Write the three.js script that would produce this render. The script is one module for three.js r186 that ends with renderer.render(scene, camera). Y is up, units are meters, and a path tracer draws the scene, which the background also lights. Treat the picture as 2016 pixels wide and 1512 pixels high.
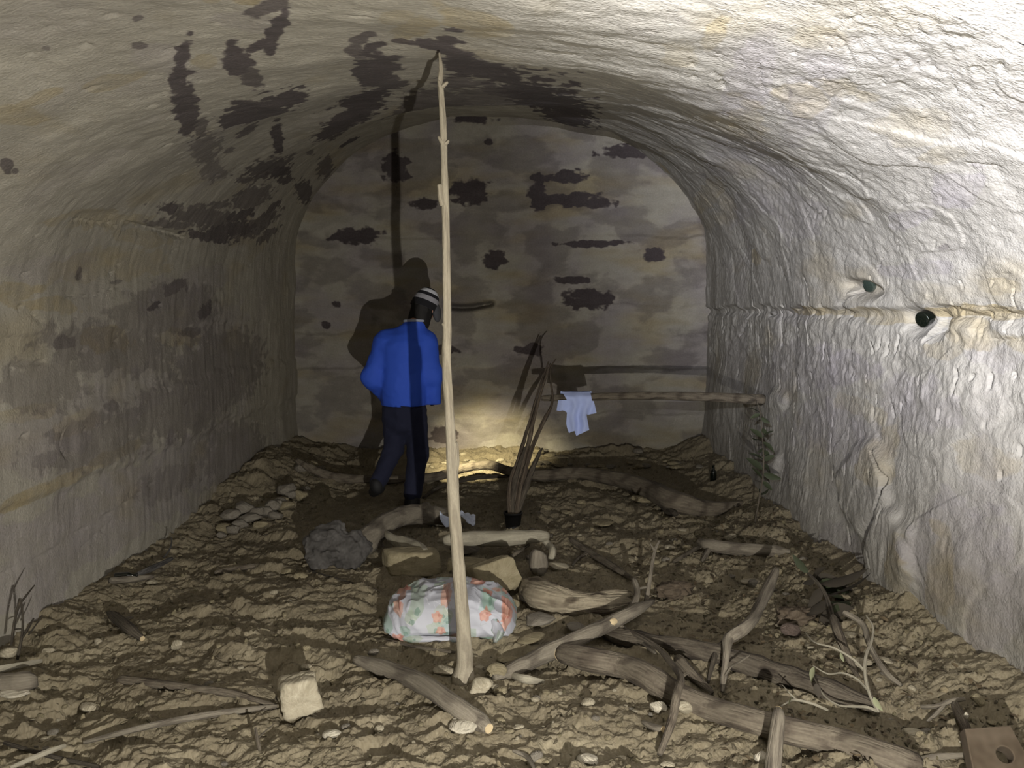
import * as THREE from 'three';
import { mergeGeometries, mergeVertices } from 'three/addons/utils/BufferGeometryUtils.js';
import { TessellateModifier } from 'three/addons/modifiers/TessellateModifier.js';

// ---------------------------------------------------------------- camera, light, exposure
const scene = new THREE.Scene();
scene.background = new THREE.Color(0x000000);
const PITCH = 5.3 * Math.PI / 180, EYE = 1.55, FOV = 49.7;
const camera = new THREE.PerspectiveCamera(FOV, 4 / 3, 0.05, 60);
camera.position.set(0, EYE, 0);
camera.rotation.set(-PITCH, 0, 0);
const renderer = new THREE.WebGLRenderer({ antialias: true });
renderer.toneMapping = THREE.LinearToneMapping;
renderer.toneMappingExposure = 1.0;
renderer.shadowMap.enabled = true;
// the two torches standing beside the photographer (built further down as things) and the one in the visitor's hand
const TORCH_LOW = { pos: [0.30, 0.72, -0.12], aim: [0.1, 1.25, -6], color: 0xfffaf0, power: 38, angle: 1.42, penumbra: 1.0 };
const TORCH_HIGH = { pos: [-0.25, 1.90, 0.25], aim: [1.92, 2.85, -2.85], color: 0xf6f7ff, power: 235, angle: 0.62, penumbra: 1.0 };
const TORCH_HAND = { color: 0xfff0c4, power: 30, angle: 0.42, penumbra: 1.0 };

// ---------------------------------------------------------------- small tools
const F = 756 / Math.tan(FOV * Math.PI / 360);                 // focal length for a 2016 x 1512 frame
function ray(px, py) {
  const x = (px - 1008) / F, y = -(py - 756) / F;
  return new THREE.Vector3(x, y * Math.cos(PITCH) - Math.sin(PITCH), -y * Math.sin(PITCH) - Math.cos(PITCH));
}
function at(px, py, d) { const r = ray(px, py); return r.multiplyScalar(d / -r.z).add(new THREE.Vector3(0, EYE, 0)); }
function hit(px, py, h = 0) { const r = ray(px, py); return r.multiplyScalar((h - EYE) / r.y).add(new THREE.Vector3(0, EYE, 0)); }
function rng(seed) { let a = (seed * 2654435761) >>> 0; return () => { a = (a + 0x6D2B79F5) >>> 0; let t = Math.imul(a ^ (a >>> 15), 1 | a); t = (t + Math.imul(t ^ (t >>> 7), 61 | t)) ^ t; return ((t ^ (t >>> 14)) >>> 0) / 4294967296; }; }
const PERM = new Uint8Array(512); { const r = rng(77), p = [...Array(256).keys()]; for (let i = 255; i > 0; i--) { const j = Math.floor(r() * (i + 1)); [p[i], p[j]] = [p[j], p[i]]; } for (let i = 0; i < 512; i++) PERM[i] = p[i & 255]; }
const GX = new Float32Array(256), GY = new Float32Array(256), GZ = new Float32Array(256);
{ const r = rng(5); for (let i = 0; i < 256; i++) { const z = r() * 2 - 1, t = r() * 6.2832, q = Math.sqrt(1 - z * z); GX[i] = q * Math.cos(t); GY[i] = q * Math.sin(t); GZ[i] = z; } }
function n3(x, y, z) {                                          // gradient noise, about -1 .. 1
  const X = Math.floor(x), Y = Math.floor(y), Z = Math.floor(z); x -= X; y -= Y; z -= Z;
  const u = x * x * x * (x * (x * 6 - 15) + 10), v = y * y * y * (y * (y * 6 - 15) + 10), w = z * z * z * (z * (z * 6 - 15) + 10);
  const a = PERM[X & 255], b = PERM[(X + 1) & 255], y0 = Y & 255, y1 = (Y + 1) & 255, z0 = Z & 255, z1 = (Z + 1) & 255;
  const aa = PERM[a + y0], ab = PERM[a + y1], ba = PERM[b + y0], bb = PERM[b + y1];
  const g = (i, dx, dy, dz) => GX[i] * dx + GY[i] * dy + GZ[i] * dz;
  const l = (t, p, q) => p + t * (q - p);
  return 1.6 * l(w, l(v, l(u, g(PERM[aa + z0], x, y, z), g(PERM[ba + z0], x - 1, y, z)), l(u, g(PERM[ab + z0], x, y - 1, z), g(PERM[bb + z0], x - 1, y - 1, z))),
    l(v, l(u, g(PERM[aa + z1], x, y, z - 1), g(PERM[ba + z1], x - 1, y, z - 1)), l(u, g(PERM[ab + z1], x, y - 1, z - 1), g(PERM[bb + z1], x - 1, y - 1, z - 1))));
}
function n2(x, y) {
  const X = Math.floor(x), Y = Math.floor(y); x -= X; y -= Y;
  const u = x * x * x * (x * (x * 6 - 15) + 10), v = y * y * y * (y * (y * 6 - 15) + 10);
  const a = PERM[X & 255], b = PERM[(X + 1) & 255], y0 = Y & 255, y1 = (Y + 1) & 255;
  const i00 = PERM[a + y0], i10 = PERM[b + y0], i01 = PERM[a + y1], i11 = PERM[b + y1];
  const p = GX[i00] * x + GY[i00] * y, q = GX[i10] * (x - 1) + GY[i10] * y, r = GX[i01] * x + GY[i01] * (y - 1), s = GX[i11] * (x - 1) + GY[i11] * (y - 1);
  const c = p + u * (q - p), d = r + u * (s - r); return 1.8 * (c + v * (d - c));
}
const fbm2 = (x, y, o = 4) => { let s = 0, a = 0.5; for (let i = 0; i < o; i++) { s += a * n2(x, y); x = x * 2.03 + 17.1; y = y * 2.03 + 9.7; a *= 0.5; } return s; };
const fbm3 = (x, y, z, o = 3) => { let s = 0, a = 0.5; for (let i = 0; i < o; i++) { s += a * n3(x, y, z); x = x * 2.03 + 7.1; y = y * 2.03 + 3.7; z = z * 2.03 + 11.9; a *= 0.5; } return s; };
const clamp = (x, a = 0, b = 1) => x < a ? a : x > b ? b : x;
const sstep = (a, b, x) => { const t = clamp((x - a) / (b - a)); return t * t * (3 - 2 * t); };
const mix = (a, b, t) => a + (b - a) * t;
const used = new Map();
function numbered(name) { const k = used.get(name) || 0; used.set(name, k + 1); return k ? name + '_' + String(k).padStart(3, '0') : name; }
function tag(o, label, category, group, kind) {
  o.userData.label = label; o.userData.category = category;
  if (group) o.userData.group = group; if (kind) o.userData.kind = kind; return o;
}
function shade(o) { o.traverse(m => { if (m.isMesh) { m.castShadow = true; m.receiveShadow = true; } }); return o; }
function solid(name, geo, mat, parent) { const m = new THREE.Mesh(geo, mat); m.name = parent ? name : numbered(name); m.castShadow = m.receiveShadow = true; (parent || scene).add(m); return m; }
// a thing: a group at base (x, y, z); parts given in world space are moved into it
function thing(name, pos, label, category, group) { const g = new THREE.Group(); g.name = numbered(name); g.position.copy(pos); scene.add(g); return tag(g, label, category, group); }
function part(name, geo, mat, parent) { const p = parent.isGroup ? parent.position : parent.parent.position; geo.translate(-p.x, -p.y, -p.z); return solid(name, geo, mat, parent); }
function base(geo) { geo.computeBoundingBox(); const b = geo.boundingBox; return new THREE.Vector3((b.min.x + b.max.x) / 2, b.min.y, (b.min.z + b.max.z) / 2); }
// a thing that is one mesh: recentred on its base
function single(name, geo, mat, label, category, group) { const p = base(geo); geo.translate(-p.x, -p.y, -p.z); const m = solid(name, geo, mat); m.position.copy(p); return tag(m, label, category, group); }
function dataTex(w, h, fn, srgb = true) {                       // fn(i, j, out) writes 0..1 (sRGB values)
  const a = new Uint8Array(w * h * 4), o = [0, 0, 0];
  for (let j = 0; j < h; j++) for (let i = 0; i < w; i++) { fn(i, j, o); const k = (j * w + i) * 4; a[k] = clamp(o[0]) * 255 + 0.5; a[k + 1] = clamp(o[1]) * 255 + 0.5; a[k + 2] = clamp(o[2]) * 255 + 0.5; a[k + 3] = 255; }
  const t = new THREE.DataTexture(a, w, h, THREE.RGBAFormat); if (srgb) t.colorSpace = THREE.SRGBColorSpace;
  t.magFilter = THREE.LinearFilter; t.minFilter = THREE.LinearFilter; t.wrapS = t.wrapT = THREE.RepeatWrapping; t.needsUpdate = true; return t;
}
// ---------------------------------------------------------------- the cave: vaulted tunnel cut into sandstone
const D0 = 1.9, D1 = 8.42, DB = -7.0;                           // depth range in detail, and how far the cave runs behind the camera
const VL = 1.7, VA = 5.0, VT = VL + VA + VL;                    // girth coordinate: left wall, arch, right wall
const halfL = d => 2.27 + 0.10 * sstep(4.2, 2.6, d) - 0.05 * sstep(6, 8.4, d);
const halfR = d => 1.93 + 0.04 * sstep(5, 8, d);
const springH = d => 1.5 + 0.09 * Math.max(0, d - 3.3);
const apexH = d => { const t = d - 3.35; return 2.50 + 0.185 * (t > 0.12 ? t : t < -0.12 ? 0 : (t + 0.12) * (t + 0.12) / 0.48); };
function vault(v, d, out) {                                     // undisplaced cave surface
  const l = halfL(d), r = halfR(d), hs = springH(d), h = apexH(d);
  if (v < VL) { out.x = -l; out.y = -0.2 + (hs + 0.2) * v / VL; }
  else if (v > VL + VA) { out.x = r; out.y = -0.2 + (hs + 0.2) * (VT - v) / VL; }
  else { const t = Math.PI * (1 - (v - VL) / VA), c = Math.cos(t), s = Math.sin(t), w = (l + r) / 2; out.x = (r - l) / 2 + w * Math.sign(c) * Math.pow(Math.abs(c), 0.93); out.y = hs + (h - hs) * Math.pow(s, 0.97); }
  out.z = -d; return out;
}
function inward(v, d, out) {
  const a = vault(v - 0.01, d, new THREE.Vector3()), b = vault(v + 0.01, d, new THREE.Vector3()), c = vault(v, d - 0.02, new THREE.Vector3()), e = vault(v, d + 0.02, new THREE.Vector3());
  return out.copy(e.sub(c)).cross(b.sub(a)).normalize();
}
// where the line of sight through a pixel meets the cave side: [v, d], or null when it meets the back wall
function onVault(px, py) {
  const r = ray(px, py); r.multiplyScalar(1 / -r.z);
  const inside = d => {
    const x = r.x * d, y = EYE + r.y * d, l = halfL(d), rr = halfR(d), hs = springH(d), h = apexH(d);
    if (y < hs) return x > -l && x < rr;
    const c = (rr - l) / 2, w = (l + rr) / 2, q = Math.pow(clamp((y - hs) / (h - hs)), 1 / 0.97); if (y >= h) return false;
    return Math.abs(x - c) < w * Math.pow(Math.max(0, 1 - q * q), 0.465);
  };
  let lo = 0.5, hi = D1; if (inside(hi)) return null;
  for (let d = 0.5; d < D1; d += 0.05) { if (inside(d)) lo = d; else { hi = d; break; } }
  for (let i = 0; i < 30; i++) { const m = (lo + hi) / 2; if (inside(m)) lo = m; else hi = m; }
  const d = lo, x = r.x * d, y = EYE + r.y * d, hs = springH(d), h = apexH(d), l = halfL(d), rr = halfR(d);
  if (y < hs) return x < 0 ? [VL * (y + 0.2) / (hs + 0.2), d] : [VT - VL * (y + 0.2) / (hs + 0.2), d];
  const s = Math.pow(clamp((y - hs) / (h - hs)), 1 / 0.97), c = x - (rr - l) / 2, t = c > 0 ? Math.asin(s) : Math.PI - Math.asin(s);
  return [VL + VA * (1 - t / Math.PI), d];
}
// --- height map (metres, inward positive) and stain maps of the sides, NU along the depth by NV round the girth
const NU = 1800, NV = 2048;
const toI = d => (d - D0) / (D1 - D0) * NU, toJ = v => v / VT * NV;
const relief = new Float32Array(NU * NV), soot = new Float32Array(NU * NV), ochre = new Float32Array(NU * NV), mauve = new Float32Array(NU * NV);
function stampStroke(map, pts, radius, amount, hard = 1.5) {    // along a polyline of pixels, on the sides
  const P = pts.map(([x, y]) => onVault(x, y)).filter(Boolean);
  for (let k = 0; k < P.length - 1; k++) {
    const [v0, d0] = P[k], [v1, d1] = P[k + 1], m = radius * 2.2;
    const i0 = Math.max(0, Math.floor(toI(Math.min(d0, d1) - m))), i1 = Math.min(NU - 1, Math.ceil(toI(Math.max(d0, d1) + m)));
    const j0 = Math.max(0, Math.floor(toJ(Math.min(v0, v1) - m))), j1 = Math.min(NV - 1, Math.ceil(toJ(Math.max(v0, v1) + m)));
    const ex = d1 - d0, ey = v1 - v0, L = ex * ex + ey * ey + 1e-9;
    for (let j = j0; j <= j1; j++) for (let i = i0; i <= i1; i++) {
      const d = D0 + (i + 0.5) / NU * (D1 - D0), v = (j + 0.5) / NV * VT;
      const t = clamp(((d - d0) * ex + (v - v0) * ey) / L), dx = d - d0 - ex * t, dy = v - v0 - ey * t;
      const q = Math.sqrt(dx * dx + dy * dy) / (radius * (1 + 0.55 * n2(d * 26 + 3, v * 26)));
      if (q < 2.2) { const w = Math.exp(-Math.pow(q, 2 * hard) * 1.2) * amount; const id = j * NU + i; if (Math.abs(w) > Math.abs(map[id])) map[id] = w; }
    }
  }
}
function stampBlob(map, px, py, rx, ry, rot, amount, rag = 0.6, freq = 7) {   // an outlined patch about a pixel, size in pixels there
  const c = onVault(px, py); if (!c) return;
  const a = rot * Math.PI / 180, p = onVault(px + rx * Math.cos(a), py + rx * Math.sin(a)) || c, q = onVault(px - ry * Math.sin(a), py + ry * Math.cos(a)) || c;
  let e1 = [p[1] - c[1], p[0] - c[0]], e2 = [q[1] - c[1], q[0] - c[0]];
  let det = e1[0] * e2[1] - e1[1] * e2[0]; if (Math.abs(det) < 1e-5) { e1 = [0.12, 0.02]; e2 = [-0.02, 0.08]; det = e1[0] * e2[1] - e1[1] * e2[0]; }
  const m = 1.5 * (Math.hypot(...e1) + Math.hypot(...e2));
  const i0 = Math.max(0, Math.floor(toI(c[1] - m))), i1 = Math.min(NU - 1, Math.ceil(toI(c[1] + m))), j0 = Math.max(0, Math.floor(toJ(c[0] - m))), j1 = Math.min(NV - 1, Math.ceil(toJ(c[0] + m)));
  for (let j = j0; j <= j1; j++) for (let i = i0; i <= i1; i++) {
    const d = D0 + (i + 0.5) / NU * (D1 - D0), v = (j + 0.5) / NV * VT, x = d - c[1], y = v - c[0];
    const s = (x * e2[1] - y * e2[0]) / det, t = (e1[0] * y - e1[1] * x) / det, rr = Math.hypot(s, t); if (rr > 1.7) continue;
    const w = 1 - rr + rag * fbm2(d * freq + px, v * freq * 1.6 + py, 4);
    const k = sstep(-0.05, 0.16, w) * amount, id = j * NU + i; if (Math.abs(k) > Math.abs(map[id])) map[id] = k;
  }
}
// soot
for (const [x, y, rx, ry, rot, a = 0.9] of [[535, 20, 60, 14, -25, .7], [545, 80, 16, 45, 15], [515, 110, 22, 9, -20], [355, 165, 16, 38, 8], [368, 222, 24, 38, -8], [392, 245, 12, 20, 10, .6], [470, 142, 28, 22, 20],
  [500, 168, 22, 12, 15, .7], [512, 212, 72, 18, -12], [575, 190, 26, 12, -8], [455, 232, 25, 12, -14], [490, 262, 26, 8, -25, .7], [545, 270, 9, 24, 8], [525, 325, 50, 20, -18, .7], [548, 335, 22, 12, -15, .9],
  [405, 290, 26, 34, 0, .45], [420, 335, 24, 18, 0, .4], [330, 405, 18, 9, -20, .8], [400, 425, 60, 22, 10, .55], [490, 385, 40, 18, -20, .55], [450, 450, 50, 14, -10, .8], [410, 465, 40, 10, 10, .8], [595, 375, 14, 22, -10, .7], [330, 440, 40, 8, 5, .5], [470, 420, 26, 10, -25, .8], [530, 405, 22, 8, -30, .7], [560, 350, 16, 7, -20, .8], [480, 350, 14, 8, 0, .6], [430, 400, 20, 8, 0, .5], [520, 460, 26, 8, -35, .6], [640, 330, 12, 20, 20, .6], [570, 300, 12, 6, -20, .7], [610, 300, 8, 5, 0, .6], [450, 300, 12, 5, -20, .5], [500, 440, 50, 14, -30, .6],
  [690, 285, 22, 40, 8], [660, 240, 55, 14, -22], [665, 265, 22, 9, -30, .8], [720, 205, 60, 16, -20], [745, 150, 46, 18, -12], [765, 170, 30, 18, 10, .8], [715, 100, 26, 10, -20, .7], [705, 125, 18, 12, 0, .7], [800, 106, 26, 6, 0, .8],
  [865, 108, 60, 9, 6], [905, 142, 34, 22, 10], [960, 150, 52, 14, 10], [900, 170, 40, 8, 0, .6], [985, 178, 36, 7, 10, .7], [1040, 185, 48, 16, 20], [1105, 210, 62, 20, 26, .95], [1165, 255, 70, 20, 32, .95], [1230, 292, 56, 22, 34, .95], [1270, 305, 34, 20, 30, .9],
  [860, 195, 70, 10, -4, .6], [960, 190, 60, 9, 8, .5], [780, 215, 60, 8, -24, .6], [720, 300, 60, 7, -40, .6], [600, 480, 40, 14, -40, .35], [1290, 345, 16, 10, 30, .7], [95, 105, 8, 5, 0, .4], [275, 55, 12, 5, -20, .6], [280, 105, 16, 7, 10, .6],
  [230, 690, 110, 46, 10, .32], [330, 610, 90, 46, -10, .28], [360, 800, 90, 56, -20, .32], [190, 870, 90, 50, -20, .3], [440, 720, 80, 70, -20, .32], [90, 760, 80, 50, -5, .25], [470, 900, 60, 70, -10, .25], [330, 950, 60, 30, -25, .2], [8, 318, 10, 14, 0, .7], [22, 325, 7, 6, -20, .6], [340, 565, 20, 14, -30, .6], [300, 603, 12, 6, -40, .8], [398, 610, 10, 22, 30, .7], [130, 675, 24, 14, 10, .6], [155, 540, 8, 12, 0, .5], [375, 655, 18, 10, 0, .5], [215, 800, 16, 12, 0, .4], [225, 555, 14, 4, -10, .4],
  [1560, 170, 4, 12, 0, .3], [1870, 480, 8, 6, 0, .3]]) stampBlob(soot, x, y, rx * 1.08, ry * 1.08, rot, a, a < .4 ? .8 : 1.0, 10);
// mauve-grey iron stain
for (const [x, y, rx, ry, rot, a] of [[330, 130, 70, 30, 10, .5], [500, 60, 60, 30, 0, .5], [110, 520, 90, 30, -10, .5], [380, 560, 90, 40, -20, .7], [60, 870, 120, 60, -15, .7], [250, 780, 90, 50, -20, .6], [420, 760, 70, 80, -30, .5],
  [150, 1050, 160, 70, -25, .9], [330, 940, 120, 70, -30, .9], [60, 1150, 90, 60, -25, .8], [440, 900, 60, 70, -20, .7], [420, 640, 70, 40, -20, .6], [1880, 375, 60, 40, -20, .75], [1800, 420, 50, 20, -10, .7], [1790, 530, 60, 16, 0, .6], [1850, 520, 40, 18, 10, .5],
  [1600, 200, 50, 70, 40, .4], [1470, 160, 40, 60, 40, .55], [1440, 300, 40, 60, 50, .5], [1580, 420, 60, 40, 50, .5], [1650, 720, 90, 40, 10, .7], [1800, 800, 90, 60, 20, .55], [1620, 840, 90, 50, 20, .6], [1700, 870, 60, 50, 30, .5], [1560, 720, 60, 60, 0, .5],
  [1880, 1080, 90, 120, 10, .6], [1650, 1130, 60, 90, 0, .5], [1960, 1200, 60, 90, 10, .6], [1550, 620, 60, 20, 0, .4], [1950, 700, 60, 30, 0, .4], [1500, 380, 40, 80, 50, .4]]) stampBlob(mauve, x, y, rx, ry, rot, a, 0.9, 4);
// ochre and rust
for (const [x, y, rx, ry, rot, a] of [[810, 62, 34, 40, 30, .85], [790, 30, 40, 20, 0, .5], [930, 25, 70, 34, 10, .9], [960, 60, 50, 20, -10, .5], [490, 8, 30, 14, 0, 1.2], [415, 12, 20, 12, 0, .7], [210, 170, 60, 14, -8, .7], [270, 160, 30, 8, -8, .8], [30, 215, 60, 20, 10, .7], [60, 190, 50, 10, -15, .6],
  [410, 140, 26, 14, 0, .6], [20, 575, 60, 22, 0, .9], [100, 600, 70, 20, 5, .8], [215, 665, 60, 28, 10, .8], [350, 665, 40, 20, 0, .6], [170, 520, 80, 30, -10, .5], [270, 520, 60, 30, -10, .5], [200, 430, 90, 20, 5, .6], [280, 470, 60, 14, 8, .5], [40, 985, 90, 16, -25, 1.1], [130, 945, 80, 14, -25, .8], [220, 895, 60, 12, -28, .6], [60, 810, 60, 16, -10, .5], [160, 830, 50, 22, -20, .5],
  [1410, 50, 24, 40, 20, .8], [1340, 90, 40, 30, 30, .5], [1580, 180, 60, 30, 20, .7], [1660, 170, 60, 20, 20, .6], [1480, 230, 40, 30, 45, .5], [1400, 380, 20, 40, 30, .6], [1495, 500, 14, 22, 10, .9], [1310, 330, 18, 12, 30, 1], [1600, 612, 60, 9, 0, 1.2], [1700, 615, 70, 10, 0, 1.1], [1760, 625, 60, 14, 0, .8], [1880, 612, 90, 12, 0, 1.3], [1960, 615, 80, 14, 0, 1.4], [1900, 655, 80, 26, 10, .8], [1990, 680, 50, 22, 10, .9], [1850, 690, 60, 18, 0, .6],
  [1740, 900, 36, 60, 10, .7], [1690, 800, 60, 20, 20, .4], [1860, 1130, 26, 110, 5, .6], [1790, 1130, 22, 90, 3, .8], [1860, 300, 60, 16, -5, .5], [1620, 60, 60, 30, 10, .45], [1800, 250, 70, 40, 0, .4], [1980, 560, 60, 20, 0, .4], [1930, 900, 60, 40, 0, .4]]) stampBlob(ochre, x, y, rx, ry, rot, a, 0.9, 5);
// cracks, pits and broken pockets (real grooves)
const groove = new Float32Array(NU * NV);
const C6 = (x, y) => [1316 + x / 2.88, 480 + y / 2.88], C3 = (x, y) => [1316 + x / 2.88, y / 2.88], C7 = (x, y) => [1250 + x / 4.032, 900 + y / 4.032];
for (const [r, a, ...p] of [[.014, -.05, C6(470, 300), C6(475, 400)], [.016, -.05, C6(310, 360), C6(300, 470)], [.016, -.06, C6(440, 380), C6(380, 520)], [.012, -.05, C6(610, 380), C6(625, 580)], [.010, -.04, C6(540, 450), C6(560, 620)], [.008, -.03, C6(720, 480), C6(730, 520)],
  [.011, -.045, C6(800, 420), C6(810, 570)], [.016, -.055, C6(1100, 260), C6(1040, 320), C6(970, 410)], [.010, -.03, C6(1060, 370), C6(1030, 410)], [.010, -.035, C6(900, 560), C6(890, 650)], [.007, -.03, C6(820, 190), C6(850, 290)], [.009, -.03, C6(430, 40), C6(500, 200), C6(530, 300)], [.007, -.03, C6(350, 140), C6(350, 190)],
  [.009, -.04, C6(1235, 110), C6(1222, 135)], [.008, -.04, C6(1290, 520), C6(1270, 620)], [.022, -.06, C6(1520, 400), C6(1490, 480), C6(1440, 550)], [.012, -.04, C6(1530, 480), C6(1570, 490)], [.008, -.03, C6(1640, 710), C6(1650, 760), C6(1635, 860)], [.007, -.03, C6(1180, 860), C6(1180, 900)], [.006, -.025, C6(1250, 880), C6(1270, 980)], [.008, -.03, C6(1310, 900), C6(1310, 950)],
  [.007, -.03, C6(710, 900), C6(715, 960)], [.009, -.03, C6(1130, 740), C6(1135, 780)], [.010, -.045, C6(1200, 1180), C6(1245, 1260), C6(1270, 1330), C6(1268, 1420), C6(1230, 1505)], [.012, -.05, C7(2010, 380), C7(1930, 530)], [.009, -.035, C7(1670, 560), C7(1690, 690)], [.008, -.03, C7(1950, 760), C7(1960, 880)],
  [.007, -.03, C6(345, 1100), C6(350, 1200), C6(335, 1290)], [.012, -.05, C6(640, 350), C6(660, 400)], [.010, -.04, C6(720, 370), C6(760, 370)], [.014, -.05, C6(850, 340), C6(830, 400)], [.010, -.045, C6(920, 350), C6(890, 420)], [.014, -.04, C6(540, 410), C6(580, 400)], [.008, -.03, C6(240, 560), C6(230, 610)], [.006, -.03, C6(520, 640), C6(525, 690)], [.006, -.03, C6(740, 740), C6(745, 820)],
  [.006, -.025, C6(1570, 415), C6(1700, 410), C6(1950, 420)], [.006, -.02, C6(1770, 540), C6(1960, 540)], [.006, -.02, C6(1720, 420), C6(1720, 520)], [.005, -.02, C6(1500, 360), C6(1700, 350), C6(2000, 360)], [.007, -.03, C3(1700, 915), C3(1890, 940)], [.006, -.02, C3(1380, 850), C3(1500, 860)], [.006, -.025, C3(1110, 10), C3(1020, 50), C3(975, 110)], [.006, -.02, C3(995, 175), C3(1060, 290), C3(1070, 400), C3(1000, 440)], [.006, -.02, C3(1000, 500), C3(900, 570)],
  [.012, -.05, C3(300, 400), C3(318, 480)], [.007, -.03, C3(140, 300), C3(150, 430)], [.007, -.03, C3(415, 250), C3(425, 330)], [.007, -.03, C3(510, 300), C3(548, 490)], [.006, -.03, C3(380, 10), C3(365, 60)], [.007, -.03, C3(1745, 325), C3(1770, 310)], [.006, -.03, C3(1910, 300), C3(1935, 270)], [.006, -.03, C3(1785, 795), C3(1780, 800)], [.007, -.03, C3(150, 920), C3(180, 970)], [.009, -.04, C3(385, 1060), C3(395, 1085)], [.006, -.03, C3(805, 1225), C3(812, 1190)],
  [.008, -.035, C3(290, 1230), C3(298, 1245)], [.006, -.03, C3(370, 1200), C3(395, 1320)], [.006, -.03, C3(420, 1400), C3(470, 1510)], [.007, -.03, C3(1225, 1500), C3(1260, 1450)], [.012, -.045, [250, 438], [300, 450], [360, 468]], [.008, -.03, [130, 428], [180, 440], [230, 447]], [.006, -.02, [120, 582], [180, 583], [240, 560]], [.008, -.03, [50, 615], [75, 635]], [.010, -.03, [125, 845], [122, 880], [130, 900]], [.008, -.025, [20, 740], [18, 718], [90, 712]],
  [.006, -.02, [0, 1135], [100, 1090], [220, 1010], [300, 950]], [.005, -.015, [170, 1080], [220, 1030]], [.008, -.03, [690, 30], [722, 28]], [.005, -.02, [1065, 75], [1080, 70]], [.006, -.03, [875, 50], [880, 52]], [.006, -.02, [495, 830], [530, 835], [570, 815]], [.006, -.02, [180, 770], [205, 765]]]) stampStroke(groove, p, r * .62, a * (p[0][1] < 540 && p[0][0] > 1000 ? .35 : .8), 1.2);
{ const r = rng(31); for (let k = 0; k < 170; k++) { const x = 1390 + r() * 620, y = 30 + r() * 1000, L = 6 + r() * 22, s = (r() - .5) * 8; if (onVault(x, y)) stampStroke(groove, [[x, y], [x + s, y + L * (y < 350 ? .6 : 1)]], .0035 + r() * .004, (-.01 - r() * .02) * (y < 540 ? .25 : .8)); }
  for (let k = 0; k < 60; k++) { const x = 20 + r() * 560, y = 30 + r() * 860, L = 3 + r() * 9; stampStroke(groove, [[x, y], [x + L, y - L * .4]], .005 + r() * .005, -.008 - r() * .012); } }
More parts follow.
